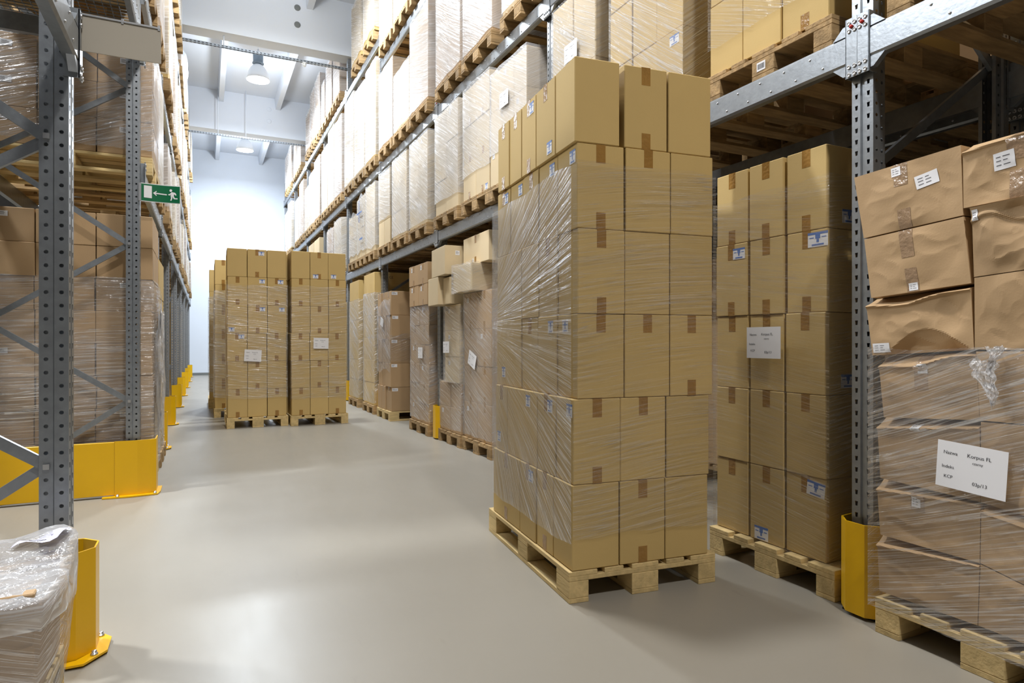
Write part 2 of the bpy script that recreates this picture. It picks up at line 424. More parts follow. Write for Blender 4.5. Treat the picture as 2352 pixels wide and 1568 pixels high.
def cbox(st, a0, a1, b0, b1, z0, z1, label, group, mat='kraft', gap=.003, jit=.003, rot=.004, tape=None, labels=(), name='cardboard_box', cat='box', tmat='tape', marks=()):
    global NBOX; NBOX += 1
    w, d, h = a1 - a0 - 2 * gap, b1 - b0 - 2 * gap, z1 - z0 - .002
    o = link(name, box_mesh(w, d, h, mat), None, st.W((a0 + a1) / 2 + jig(jit), (b0 + b1) / 2 + jig(jit), z0 + .001), st.ang + jig(rot))
    tag(o, label, cat, group)
    if tape:
        k = (round(w, 3), round(d, 3), round(h, 3), tape, tmat)
        for part in tape[1:] or 't':
            kk = k + (part,)
            if kk not in TAPEC:
                TAPEC[kk] = tape_mb(w, d, h, tape[0], top=part == 't', bottom=part == 'm').mesh('packing_tape', [M[tmat]])
            link('packing_tape', TAPEC[kk], o)
    for (kind, face, u, v, lw, lh, *r) in labels:
        lb = label_mb(kind, lw, lh)
        p = link('shipping_label', lb.mesh('shipping_label', [M['paper'], M['blue'], M['ink']]), o)
        p.matrix_local = face_T(w, d, h, face, u, v, r[0] if r else 0.0)
        p['label'] = 'white sticker with blue print' if kind == 'blue' else 'small white printed sticker'
    for (txt, face, u, v, sz) in marks:
        mbk = MB(); text_into(mbk, txt, sz, 0, 0, 0, y=-.0005)
        p = link('printed_mark', mbk.mesh('printed_mark', [M['ink']]), o); p.matrix_local = face_T(w, d, h, face, u, v)
    return o

# ------------------------------------------------------------------ stretch film
def wrap(st, a0, a1, b0, b1, z0, z1, label, mat='film', off=.007, res=.07, seed=0, slope=0.0, fan=None, rag=.02, bulge=.006, group='stretch films', sides=(0, 1, 2, 3), sheets=(), top=False, taper=0.0):
    """film wound round a load: a ring of sheets; UV in metres, v bent so that the creases follow the pull"""
    a0 -= off; a1 += off; b0 -= off; b1 += off
    C = [(a0, b0), (a1, b0), (a1, b1), (a0, b1)]
    V = []; F = []; UV = []
    nz = max(3, int((z1 - z0) / res))
    s_run = seed * 3.7
    for si in range(4):
        p, q = C[si], C[(si + 1) % 4]
        Ls = math.hypot(q[0] - p[0], q[1] - p[1])
        if si not in sides: s_run += Ls; continue
        n = max(3, int(Ls / res)); o = len(V)
        nx, ny = (q[1] - p[1]) / Ls, -(q[0] - p[0]) / Ls
        for i in range(n + 1):
            t = i / n
            for j in range(nz + 1):
                f = j / nz
                z = z0 + (z1 - z0) * f
                if j == nz: z += rag * noise.noise(Vector((s_run + t * Ls, seed, 1.7)) * 5)
                if j == 0: z += rag * noise.noise(Vector((s_run + t * Ls, seed, 9.1)) * 5)
                ed = min(t, 1 - t) * 2
                e = bulge * (noise.noise(Vector((si * 5.1 + t * Ls * 3, z * 4, seed))) + .35) * min(1, ed * 4)
                pt = Vector((p[0] + (q[0] - p[0]) * t + nx * e, p[1] + (q[1] - p[1]) * t + ny * e, z))
                V.append(tuple(st.W(pt.x, pt.y, pt.z)))
                vv = z
                if fan and fan[0] == si:
                    tt = t if fan[3] else 1 - t
                    vv = fan[1] + (z - fan[1]) / (1 - fan[2] * tt)
                else: vv = z + slope * t * Ls * (1 if si % 2 == 0 else -1) + .012 * math.sin(t * 4 + seed + z)
                UV.append((s_run + t * Ls, vv + seed * 2.3))
        for i in range(n):
            for j in range(nz):
                k = o + i * (nz + 1) + j
                F.append((k, k + nz + 1, k + nz + 2, k + 1))
        s_run += Ls
    me = bpy.data.meshes.new('plastic_wrap'); me.from_pydata(V, [], F); me.materials.append(M[mat])
    ul = me.uv_layers.new(name='UVMap')
    for l in me.loops: ul.data[l.index].uv = UV[l.vertex_index]
    me.polygons.foreach_set('use_smooth', [True] * len(F)); me.update()
    o = link('plastic_wrap', me); tag(o, label, 'plastic wrap', group)
    for (side, u, z, rot, sc) in sheets:
        p, q = C[side], C[(side + 1) % 4]
        Ls = math.hypot(q[0] - p[0], q[1] - p[1]); nx, ny = (q[1] - p[1]) / Ls, -(q[0] - p[0]) / Ls
        c = st.W(p[0] + (q[0] - p[0]) * u + nx * (.008 + bulge), p[1] + (q[1] - p[1]) * u + ny * (.008 + bulge), z)
        s = link('delivery_sheet', sheet_mesh(), o)
        ang = st.ang + [0, math.pi / 2, math.pi, -math.pi / 2][side]
        s.matrix_local = Matrix.Translation(c) @ Matrix.Rotation(ang, 4, 'Z') @ Matrix.Rotation(rot, 4, 'Y') @ Matrix.Scale(sc, 4)
        s['label'] = 'white paper sheet with printed lines'
    return o

def crumple(name, c, rx, ry, rz, n, seed, mat, parent=None, amp=.45):
    """a crumpled knot of film"""
    V = []; F = []; UV = []
    for i in range(n + 1):
        th = math.pi * i / n
        for j in range(n * 2):
            ph = math.pi * j / n
            d = Vector((math.sin(th) * math.cos(ph), math.sin(th) * math.sin(ph), math.cos(th)))
            k = 1 + amp * noise.noise(d * 2.3 + Vector((seed, 0, 0))) + amp * .6 * noise.noise(d * 6 + Vector((0, seed, 0)))
            V.append((c[0] + d.x * rx * k, c[1] + d.y * ry * k, c[2] + d.z * rz * k)); UV.append((ph * .1, th * .1))
    for i in range(n):
        for j in range(2 * n):
            F.append((i * 2 * n + j, (i + 1) * 2 * n + j, (i + 1) * 2 * n + (j + 1) % (2 * n), i * 2 * n + (j + 1) % (2 * n)))
    me = bpy.data.meshes.new(name); me.from_pydata(V, [], F); me.materials.append(M[mat])
    ul = me.uv_layers.new(name='UVMap')
    for l in me.loops: ul.data[l.index].uv = UV[l.vertex_index]
    me.update()
    return link(name, me, parent)

def ragged(name, c, w, h, seed, mat, parent):
    """a torn loose flap of film hanging on the aisle side (normal -X)"""
    n = 18; V = []; F = []; UV = []
    for i in range(n + 1):
        for j in range(n + 1):
            a, t = i / n * 2 - 1, j / n * 2 - 1
            wob = 1 + .55 * noise.noise(Vector((t * 2.5, seed, 0))) ; hob = 1 + .4 * noise.noise(Vector((a * 3, 5, seed)))
            y = a * w * wob * (.55 + .45 * t) + .3 * w * math.sin(t * 2.2 + seed); z = t * h * hob
            d = .012 + .014 * abs(noise.noise(Vector((a * 2.6, t * 2.2, seed)))) + .008 * noise.noise(Vector((a * 7, t * 6, seed)))
            V.append((c[0] - d, c[1] - y, c[2] + z)); UV.append((y * 3, z * 3))
    for i in range(n):
        for j in range(n): k = i * (n + 1) + j; F.append((k, k + 1, k + n + 2, k + n + 1))
    me = bpy.data.meshes.new(name); me.from_pydata(V, [], F); me.materials.append(M[mat])
    ul = me.uv_layers.new(name='UVMap')
    for l in me.loops: ul.data[l.index].uv = UV[l.vertex_index]
    me.update(); return link(name, me, parent)

# ------------------------------------------------------------------ racking
PITCH = .05
def post_mesh(Hh):
    b = MB(); n = int(Hh / PITCH)
    ys = [-.05, -.035, -.021, -.010, -.005, .005, .010, .021, .035, .05]
    xs = [0, 0, 0, 0, .008, .008, 0, 0, 0, 0]
    V = []; idx = {}
    zl = []
    for i in range(n):
        z = i * PITCH; zl += [(z, 0), (z + .014, 1), (z + .034, 2)]
    zl.append((n * PITCH, 0))
    for r, (z, kd) in enumerate(zl):
        for c, (y, x) in enumerate(zip(ys, xs)):
            yy = y
            if kd == 1 and c in (1, 2): yy += (.0025 if c == 1 else -.0025)
            if kd == 1 and c in (7, 8): yy += (.0025 if c == 7 else -.0025)
            idx[r, c] = len(V); V.append((x, yy, z))
    F = []
    for r in range(len(zl) - 1):
        for c in range(9):
            if zl[r][1] == 1 and c in (1, 7): continue
            F.append((idx[r, c], idx[r + 1, c], idx[r + 1, c + 1], idx[r, c + 1]))
    b.add(V, F)
    for sy in (1, -1):
        for (x0, x1, y0, y1) in ((0, .045, .05, .05), (.045, .05, .05, .04), (.05, .094, .04, .04), (.094, .094, .04, .022)):
            if x1 - x0 > .02:
                for i in range(n):
                    z = i * PITCH; xm, zm = (x0 + x1) / 2, z + PITCH / 2; hx, hz = (x1 - x0) / 2, PITCH / 2
                    O = [(-1, -1), (0, -1), (1, -1), (1, 0), (1, 1), (0, 1), (-1, 1), (-1, 0)]
                    V = [(xm + p * hx, sy * y0, zm + q * hz) for p, q in O]
                    V += [(xm + .0075 * math.cos(math.atan2(q, p)), sy * y0, zm + .0075 * math.sin(math.atan2(q, p))) for p, q in O]
                    b.add(V, [(k, (k + 1) % 8, 8 + (k + 1) % 8, 8 + k) for k in range(8)])
            else:
                b.add([(x0, sy * y0, 0), (x1, sy * y1, 0), (x1, sy * y1, n * PITCH), (x0, sy * y0, n * PITCH)], [(0, 1, 2, 3)])
    return b.mesh('post', [M['steel']])
POST = post_mesh(6.9)
DEP = 1.05
def foot_mesh():
    b = MB(); b.box(-.03, .12, -.075, .075, 0, .008, 0)
    for y in (-.055, .055): b.lathe([(.012, .008), (.012, .02), (.006, .021)], 6, 1, -.012, y)
    return b.mesh('foot_plate', [M['dark'], M['bolt']])
FOOT = foot_mesh()
BR = []
def brace_meshes(z0=.15):
    out = []
    nodes_f = [.73 + 1.23 * i for i in range(-0, 5)]
    for i, zf in enumerate(nodes_f):
        for zr in (zf - .615, zf + .615):
            if zr < .1 or zr > 6.6: continue
            b = MB(); b.bar((.075, .012 if zr > zf else -.012, zf), (DEP - .075, .012 if zr > zf else -.012, zr), .02, .04)
            bm = None
            if zr > zf:
                q = MB(); q.bar((.07, -.052, zf), (.07, .052, zf), .02, .02); bm = q.mesh('brace_bolt', [M['bolt']])
            out.append(('brace', b.mesh('brace', [M['steel']]), bm))
    return out
BRACES = brace_meshes()
def frame(x, y, side, label, group):
    """side=+1: front faces -X (right rack); -1: front faces +X (left rack). (x,y) = middle of the front post's face"""
    o = link('upright_frame', None, None, (x, y, 0), 0 if side > 0 else math.pi)
    for dx, rz in ((0, 0), (DEP, math.pi)):
        p = link('post', POST, o, (dx, 0, .005), rz)
        link('foot_plate', FOOT, p, (0, 0, -.005))
    for n, me, bm in BRACES:
        p = link(n, me, o)
        if bm: link('brace_bolt', bm, p)
    tag(o, label, 'rack frame', group)
    return o

BEAMC = {}
def beam_parts(L):
    k = round(L, 2)
    if k in BEAMC: return BEAMC[k]
    h, d = .132, .045
    b = MB()
    # box profile swept along y, with necked ends
    prof = lambda e: [(0, .012), (.008, 0), (d, 0), (d, h), (.008, h), (0, h - .012)]
    y0, y1 = .0, L
    V = []; n = 6
    for y in (y0, y1): V += [(x, y, z) for x, z in prof(0)]
    b.add(V, [(i, (i + 1) % n, n + (i + 1) % n, n + i) for i in range(n)] + [tuple(range(n - 1, -1, -1)), tuple(range(n, 2 * n))])
    m = int(L / .16)
    for i in range(m):
        for z, dy in ((.034, 0), (.1, .07)):
            T = Matrix.Translation((0, .12 + i * (L - .3) / m + dy, z)) @ Matrix.Rotation(-math.pi / 2, 4, 'Y')
            b.lathe([(.0065, -.001), (.0055, .003), (.003, .0042)], 6, 1, T=T)
    # flared necks at both ends
    for ye, s in ((0.0, 1), (L, -1)):
        for zz, sz in ((h, 1), (0, -1)):
            b.add([(.002, ye, zz), (.002, ye + s * .07, zz), (.002, ye + s * .02, zz + sz * .045), (.002, ye, zz + sz * .045),
                   (.03, ye, zz), (.03, ye + s * .07, zz), (.03, ye + s * .02, zz + sz * .045), (.03, ye, zz + sz * .045)],
                  [(0, 1, 2, 3), (7, 6, 5, 4), (1, 5, 6, 2), (0, 4, 5, 1), (2, 6, 7, 3)])
    body = b.mesh('rack_beam', [M['steel'], M['bolt']])
    plates = []
    for ye, s in ((0, -1), (L, 1)):
        p = MB(); ya, yb = sorted((ye - s * .004, ye + s * .052))
        p.box(-.004, .002, ya, yb, -.06, h + .07, 0, .001)
        p.box(-.004, .05, *sorted((ye - s * .004, ye)), -.06, h + .07, 0)
        for zc in (-.03, h + .03):
            for dz in (-.017, .017):
                for dy in (.014, .04):
                    T = Matrix.Translation((-.004, ye + s * dy, zc + dz)) @ Matrix.Rotation(-math.pi / 2, 4, 'Y')
                    p.lathe([(.0095, -.001), (.0095, .004), (.006, .0055), (.006, .003), (.003, .003)], 10, 1, T=T)
        q = MB(); T = Matrix.Translation((-.004, ye + s * .027, h + .03)) @ Matrix.Rotation(-math.pi / 2, 4, 'Y')
        q.lathe([(.008, 0), (.008, .008), (.005, .011)], 8, 0, T=T)
        plates.append((p.mesh('end_plate', [M['steel'], M['bolt']]), q.mesh('safety_pin', [M['red']])))
    BEAMC[k] = (body, plates); return BEAMC[k]
def beam(x, y0, y1, z, side, label, group, pins=True):
    """front face at x; spans from post to post"""
    body, pl = beam_parts(y1 - y0)
    o = link('rack_beam', None, None, (x, y0 if side > 0 else y1, z), 0 if side > 0 else math.pi)
    link('beam_bar', body, o)
    for me, pin in pl:
        p = link('end_plate', me, o)
        if pins: link('safety_pin', pin, p)['label'] = 'red safety pin'
    tag(o, label, 'rack beam', group); return o

def guard_mesh():
    b = MB()
    outer = [(.075, .115), (-.03, .105), (-.085, .045), (-.085, -.045), (-.03, -.105), (.075, -.115)]
    inner = [(x + (.006 if abs(x) < 1 else 0), y * .95) for x, y in outer]
    n = 6; h = .41
    V = [(x, y, .015) for x, y in outer] + [(x, y, h) for x, y in outer] + [(x, y, .015) for x, y in inner] + [(x, y, h) for x, y in inner]
    F = []
    for i in range(5): F += [(i + 1, i, n + i, n + i + 1), (2 * n + i, 2 * n + i + 1, 3 * n + i + 1, 3 * n + i), (n + i, 3 * n + i, 3 * n + i + 1, n + i + 1), (i, i + 1, 2 * n + i + 1, 2 * n + i)]
    F += [(0, 2 * n, 3 * n, n), (5, n + 5, 3 * n + 5, 2 * n + 5)]
    b.add(V, F)
    p = MB(); p.prism([(.075, .15), (-.06, .15), (-.125, .06), (-.125, -.06), (-.06, -.15), (.075, -.15), (.075, -.12), (-.03, -.11), (-.08, -.05), (-.08, .05), (-.03, .11), (.075, .12)][::-1], .009, .017)
    bolts = MB(); bolts.lathe([(.013, .017), (.013, .022), (.009, .022), (.009, .032), (.005, .034)], 8, 0)
    return b.mesh('guard_shell', [M['yellow']]), p.mesh('base_plate', [M['yellow']]), bolts.mesh('anchor_bolt', [M['bolt']])
GUARD = guard_mesh()
def guard(x, y, side, label, base=True, h=1.0):
    o = link('post_guard', None, None, (x, y, 0), 0 if side > 0 else math.pi)
    s = link('guard_shell', GUARD[0], o); s.scale = (1, 1, h)
    if base:
        p = link('base_plate', GUARD[1], o)
        for bx, by in ((-.085, .085), (-.085, -.085), (.03, .135), (.03, -.135)): link('anchor_bolt', GUARD[2], p, (bx, by, 0))
    tag(o, label, 'post guard', 'yellow guards at the rack posts'); return o

# right rack
XR = 2.6
YP = [1.833 + 2.797 * k for k in range(-1, 9)]
XBF = 2.568
LVL = (2.42, 3.954, 6.07)
for i, y in enumerate(YP):
    if i == 0: lab = 'galvanised upright frame behind the crushed brown boxes at the near end'
    elif i == 1: lab = 'galvanised perforated upright frame standing beside the crushed brown boxes'
    elif i == 9: lab = 'galvanised upright frame closing the far end of the stocked rack by the wall'
    else: lab = 'galvanised upright frame, %s after the crushed boxes, in the long stocked rack' % NTH[i - 1]
    frame(XR, y, 1, lab, 'upright frames of the long rack')
    if 1 <= i: 
        guard(XR + .02, y - .01, 1, ['', 'yellow post guard beside the leaning crushed boxes', 'yellow post guard hidden deep behind the tall aisle stack', 'yellow post guard between two wrapped loads past the aisle stack', 'yellow post guard by the unwrapped brown box load'][i] if i < 5 else 'yellow post guard, %s along the stocked rack towards the back wall' % NTH[i - 1], base=False)
for k in range(9):
    y0, y1 = YP[k] + .052, YP[k + 1] - .052
    bay = ['above the crushed boxes', 'above the shaded stack', 'behind the aisle stack', 'over the unwrapped loads', 'over the brown box load', 'above the two aisle stacks', 'sixth bay', 'seventh bay', 'last bay'][k]
    for l, z in enumerate(LVL):
        if k < 2 and l == 1 and k == 0: pass
        if l == 2 and k < 3: continue
        zz = 5.6 if (l == 2 and k == 3) else z
        beam(XBF, y0, y1, zz, 1, 'galvanised beam along the aisle front, %s level, %s' % (('first', 'second', 'third')[l], bay), 'front beams of the long rack', pins=(k < 3))
        if k < 5:
            beam(XR + DEP + .032, y0, y1, zz, -1, 'galvanised rear beam under pallets, %s level, %s' % (('first', 'second', 'third')[l], bay), 'rear beams of the long rack', pins=False)
# rack standing back to back behind it
for i, y in enumerate(YP[:6]):
    frame(XR + DEP + .22, y, 1, 'dark upright frame of the rear rack, %s from the near end' % NTH[i], 'upright frames of the rear rack')
for k in range(5):
    for l in (0, 1):
        beam(XR + DEP + .188, YP[k] + .052, YP[k + 1] - .052, LVL[l], 1, 'beam of the rear rack, %s level, %s bay from near end' % (('first', 'second')[l], NTH[k]), 'beams of the rear rack', pins=False)
        beam(XR + 2 * DEP + .22 + .032, YP[k] + .052, YP[k + 1] - .052, LVL[l], -1, 'outer beam of the rear rack, %s level, %s bay from near end' % (('first', 'second')[l], NTH[k]), 'beams of the rear rack', pins=False)

# left rack
XL = -.46
YL = [-.30, 2.92, 5.80, 8.06, 10.35, 13.05, 15.75, 18.45, 21.15, 23.85]
for i, y in enumerate(YL):
    if i == 0: lab = 'galvanised upright frame before the low wrapped pile'
    elif i == 1: lab = 'large galvanised perforated upright with braces standing behind the low wrapped pile'
    elif i == 2: lab = 'galvanised upright frame rising behind the yellow end barrier with the exit sign'
    else: lab = 'galvanised upright frame, %s beyond the yellow end barrier' % NTH[i - 3]
    frame(XL, y, -1, lab, 'upright frames of the opposite rack')
    if i in (1, ): guard(XL, y, -1, 'yellow post guard with bolted base plate beside the low wrapped pile')
    if i > 2: guard(XL, y, -1, 'yellow post guard, %s beyond the yellow end barrier' % NTH[i - 3], base=True)
XBL = -.428
for k in range(9):
    y0, y1 = YL[k] + .052, YL[k + 1] - .052
    for l, z in enumerate(LVL):
        if k == 0:
            if l: continue
            z = 2.25; lab = 'galvanised beam overhead, above the low wrapped pile'
        elif k == 1:
            if l: continue
            z = 3.42; lab = 'galvanised beam carrying the wire mesh above the passage'
        else: lab = 'galvanised beam, %s level, %s bay past the yellow end barrier' % (('first', 'second', 'third')[l], NTH[k - 2])
        beam(XBL, y0, y1, z, -1, lab, 'front beams of the opposite rack', pins=False)
        if k in (1, 2, 3):
            beam(XL - DEP - .032, y0, y1, z, 1, lab.replace('beam', 'rear beam'), 'rear beams of the opposite rack', pins=False)
# wire mesh deck over the passage and its cross bars
mb = MB()
y0, y1 = YL[1] + .06, YL[2] - .06; z = 3.565
n = int((y1 - y0) / .05)
for i in range(n + 1): mb.bar((XBL - .01, y0 + (y1 - y0) * i / n, z), (XL - DEP, y0 + (y1 - y0) * i / n, z), .005, .005)
for i in range(22): mb.bar((XBL - .02 - i * .05, y0, z + .005), (XBL - .02 - i * .05, y1, z + .005), .005, .005)
dk = link('wire_deck', mb.mesh('wire_deck', [M['steel']])); tag(dk, 'galvanised wire mesh deck over the passage at the top corner', 'wire deck')
for i, yy in enumerate((y1 - .1, y0 + .95, y0 + .1)):
    mb = MB(); mb.box(XL - DEP - .03, XBL - .03, yy - .02, yy + .02, 3.42, 3.55)
    o = link('deck_support', mb.mesh('deck_support', [M['steel']])); tag(o, 'grey cross bar under the wire mesh deck, %s from the barrier' % NTH[i], 'support bar', 'cross bars under the wire deck')

# yellow end barrier
t = link('end_barrier', None, None, (0, 0, 0))
mb = MB(); mb.box(-1.62, -.605, 5.695, 5.715, .02, .425, 0, .003); link('barrier_panel', mb.mesh('barrier_panel', [M['yellow']]), t)
mb = MB()
pl = [(-.62, 5.69), (-.47, 5.685), (-.385, 5.70), (-.345, 5.735), (-.345, 5.93)]
V = []; F = []
for (x, y) in pl: V += [(x, y, .012), (x, y, .43), (x - .008, y + .008, .012), (x - .008, y + .008, .43)]
for i in range(len(pl) - 1):
    a, c = i * 4, i * 4 + 4
    F += [(a, c, c + 1, a + 1), (a + 2, a + 3, c + 3, c + 2), (a + 1, c + 1, c + 3, a + 3), (a, a + 2, c + 2, c)]
mb.add(V, F); link('corner_guard', mb.mesh('corner_guard', [M['yellow']]), t)
mb = MB(); mb.prism([(-.70, 5.655), (-.50, 5.64), (-.33, 5.66), (-.315, 5.75), (-.315, 5.95), (-.40, 5.95), (-.40, 5.74), (-.70, 5.70)], .002, .012); bp_ = link('base_plate', mb.mesh('base_plate', [M['yellow']]), t)
for x, y in ((-.35, 5.675), (-.6, 5.665)): link('anchor_bolt', GUARD[2], bp_, (x, y, -.005))
tag(t, 'long yellow steel barrier on the floor guarding the rack end', 'barrier')

# blank sign hanging over the passage
t = link('blank_sign', None, None, (0, 0, 0))
mb = MB(); mb.box(-.452, -.158, 2.899, 2.903, 2.308, 2.446, 0, .001); link('sign_plate', mb.mesh('sign_plate', [M['signgrey']]), t)
mb = MB(); mb.box(-.456, -.16, 2.894, 2.908, 2.444, 2.451, 0)
for x in (-.44, -.29, -.165): mb.box(x - .004, x + .004, 2.895, 2.907, 2.438, 2.458)
link('hanging_rail', mb.mesh('hanging_rail', [M['bolt']]), t)
tag(t, 'plain grey blank sign plate sticking out from the near upright', 'sign')
# exit sign: bent sheet with pictograms
t = link('exit_sign', None, None, (0, 0, 0))
def exit_curve(x): return 5.742 + .012 * math.sin((x + .453) / .28 * math.pi)
def curved(mb, poly, mi, lift):
    V = [(x, exit_curve(x) - lift, z) for x, z in poly]; mb.add(V, [tuple(range(len(V)))], mi)
mb = MB(); n = 14; ex0, ex1 = -.455, -.174
for lift, mi, x0, x1, z0, z1 in ((0, 0, ex0, ex1, 2.298, 2.443), (.0012, 1, ex0 + .006, ex1 - .006, 2.304, 2.437)):
    V = []; F = []
    for i in range(n + 1):
        x = x0 + (x1 - x0) * i / n; y = exit_curve(x)
        V += [(x, y - lift, z0 ), (x, y - lift, z1), (x, y + .002, z1), (x, y + .002, z0)]
    for i in range(n):
        a = i * 4; F += [(a, a + 4, a + 5, a + 1), (a + 1, a + 5, a + 6, a + 2), (a + 2, a + 6, a + 7, a + 3), (a + 3, a + 7, a + 4, a)]
    F += [(0, 1, 2, 3), (n * 4 + 3, n * 4 + 2, n * 4 + 1, n * 4)]
    mb.add(V, F, mi)
def S(px, py): return (ex0 + (px - 792) / (1020 - 792) * (ex1 - ex0), 2.443 - (py - 1030 - (px - 792) * .06) / 108 * .145)
def P(pts): curved(mb, [S(*p) for p in pts], 0, .0026)
P([(812, 1045), (856, 1048), (856, 1120), (812, 1116)])
P([(862, 1088), (880, 1076), (884, 1078), (876, 1086), (876, 1092), (884, 1102), (880, 1104)])
for i in range(4): P([(876 + i * 16, 1086 + i * 1.8), (892 + i * 16, 1087.8 + i * 1.8), (892 + i * 16, 1094.5 + i * 1.8), (876 + i * 16, 1092.5 + i * 1.8)])
P([(963 + 8 * math.cos(a * .6283), 1071 + 8 * math.sin(a * .6283)) for a in range(10)])
P([(968, 1080), (984, 1083), (980, 1104), (962, 1102)])
P([(968, 1080), (968, 1087), (958, 1100), (948, 1098), (949, 1092), (956, 1092)])
P([(984, 1083), (990, 1086), (996, 1098), (991, 1101), (982, 1092)])
P([(970, 1103), (980, 1104), (986, 1116), (1002, 1117), (1002, 1123), (980, 1122)])
P([(962, 1102), (970, 1103), (972, 1116), (966, 1132), (960, 1130), (964, 1117)])
link('sign_plate', mb.mesh('sign_plate', [M['paper'], M['green']]), t)
mb = MB(); mb.box(-.466, -.448, 5.735, 5.752, 2.30, 2.44); link('bracket', mb.mesh('bracket', [M['bolt']]), t)
tag(t, 'green exit sign with running man, arrow and white door on the rack upright', 'sign')

# tie beams from rack to rack
for i, (y, nm) in enumerate(((YP[5], 'nearer'), (YP[7], 'farther'))):
    mb = MB(); x0, x1 = -.47, 2.60
    mb.box(x0, x1, y - .03, y + .03, 6.69, 6.73)
    m = 46
    for j in range(m):
        x = x0 + (x1 - x0) * (j + .3) / m
        mb.box(x, x + .036, y - .032, y - .029, 6.702, 6.716, 1)
        mb.box(x, x + .036, y - .012, y + .012, 6.6885, 6.6905, 1)
    o = link('tie_beam', mb.mesh('tie_beam', [M['steel'], M['dark']]))
    tag(o, 'slotted steel tie beam bridging the aisle overhead, the %s one' % nm, 'tie beam', 'slotted tie beams over the aisle')
    for j, x in enumerate((.32, 1.0)):
        if i == 0 and j == 1: continue
        mb = MB(); mb.lathe([(.012, 6.73), (.012, ZC - .02 if i else 6.93)], 8, 0, x, y + (.03 if i == 0 else 0), T=None)
        if i: mb = MB(); mb.lathe([(.012, 6.73), (.012, 7.98)], 8, 0, x, y)
        r = link('hanger_rod', mb.mesh('hanger_rod', [M['white']]), o)

mb = MB(); mb.lathe([(.045, 0), (.045, -.02), (.03, -.03), (.038, -.045), (.03, -.075), (.008, -.082)], 16, 0, 0, 0)
o = link('smoke_detector', mb.mesh('smoke_detector', [M['shade']]), None, (1.765, YP[5], 6.689)); tag(o, 'small white smoke detector under the nearer overhead tie beam', 'detector')
# ------------------------------------------------------------------ lamps
def lamp_parts():
    bal = MB(); bal.lathe([(.02, .62), (.12, .615), (.125, .60), (.11, .585), (.11, .40), (.125, .39), (.125, .375), (.1, .36), (.08, .34)], 24)
    sh = MB(); sh.lathe([(.085, .345), (.12, .32), (.17, .26), (.215, .17), (.24, .06), (.25, 0), (.243, 0), (.233, .06), (.208, .165), (.163, .25), (.11, .31), (.07, .33)], 32)
    df = MB(); df.lathe([(.236, .018), (.225, .004), (.12, -.014), (.01, -.02)], 32)
    hk = MB(); hk.lathe([(.006, .61), (.006, .95)], 8); hk.lathe([(.0, .66), (.022, .68), (.022, .70), (.0, .72)], 10)
    return [('ballast_housing', bal.mesh('b', [M['lampgrey']])), ('lamp_shade', sh.mesh('s', [M['shade']])), ('diffuser', df.mesh('d', [M['glow']])), ('suspension_hook', hk.mesh('h', [M['bolt']]))]
LP = lamp_parts()
LAMPS = [(1.1, -2.4), (1.1, 3.6), (1.1, 9.6), (1.1, 15.6), (1.12, 21.3), (-3.4, 5.3), (-3.4, 10.2)]  # last two are unseen, added to light the tall stack's aisle flank
LAMPW = (260, 210, 280, 360, 470, 460, 330)
LAMPC = ((1, .96, .9), (1, .985, .96), (.9, .96, 1), (.84, .92, 1), (.82, .91, 1), (.95, .98, 1), (.95, .98, 1))
for i, (x, y) in enumerate(LAMPS):
    z = 7.12 if i == 4 else 7.18
    o = link('high_bay_lamp', None, None, (x, y, z))
    top = None
    for n, me in LP:
        p = link(n, me, top if n == 'suspension_hook' else o)
        if n == 'ballast_housing': top = p
    tag(o, ['lit bell lamp hanging over the near end of the aisle', 'lit bell lamp over the tall aisle stack', 'lit bell lamp over the two aisle stacks', 'lit bell lamp with grey housing hanging below the ceiling ribs', 'farthest lit bell lamp, close to the bright back wall', 'unseen bell lamp added in the next aisle to light the tall stack', 'unseen bell lamp added in the next aisle behind the shelf loads'][i], 'lamp', 'bell lamps over the aisle')
    ld = bpy.data.lights.new('lamp_light', 'AREA'); ld.shape = 'DISK'; ld.size = .46; ld.spread = math.pi; ld.energy = LAMPW[i]; ld.color = LAMPC[i]
    lo = bpy.data.objects.new('lamp_light', ld); COL.objects.link(lo); lo.location = (x, y, z - .03)
    ld = bpy.data.lights.new('lamp_spill', 'POINT'); ld.energy = LAMPW[i] * .42; ld.shadow_soft_size = .2; ld.color = LAMPC[i]
    lo = bpy.data.objects.new('lamp_spill', ld); COL.objects.link(lo); lo.location = (x, y, z - .3)

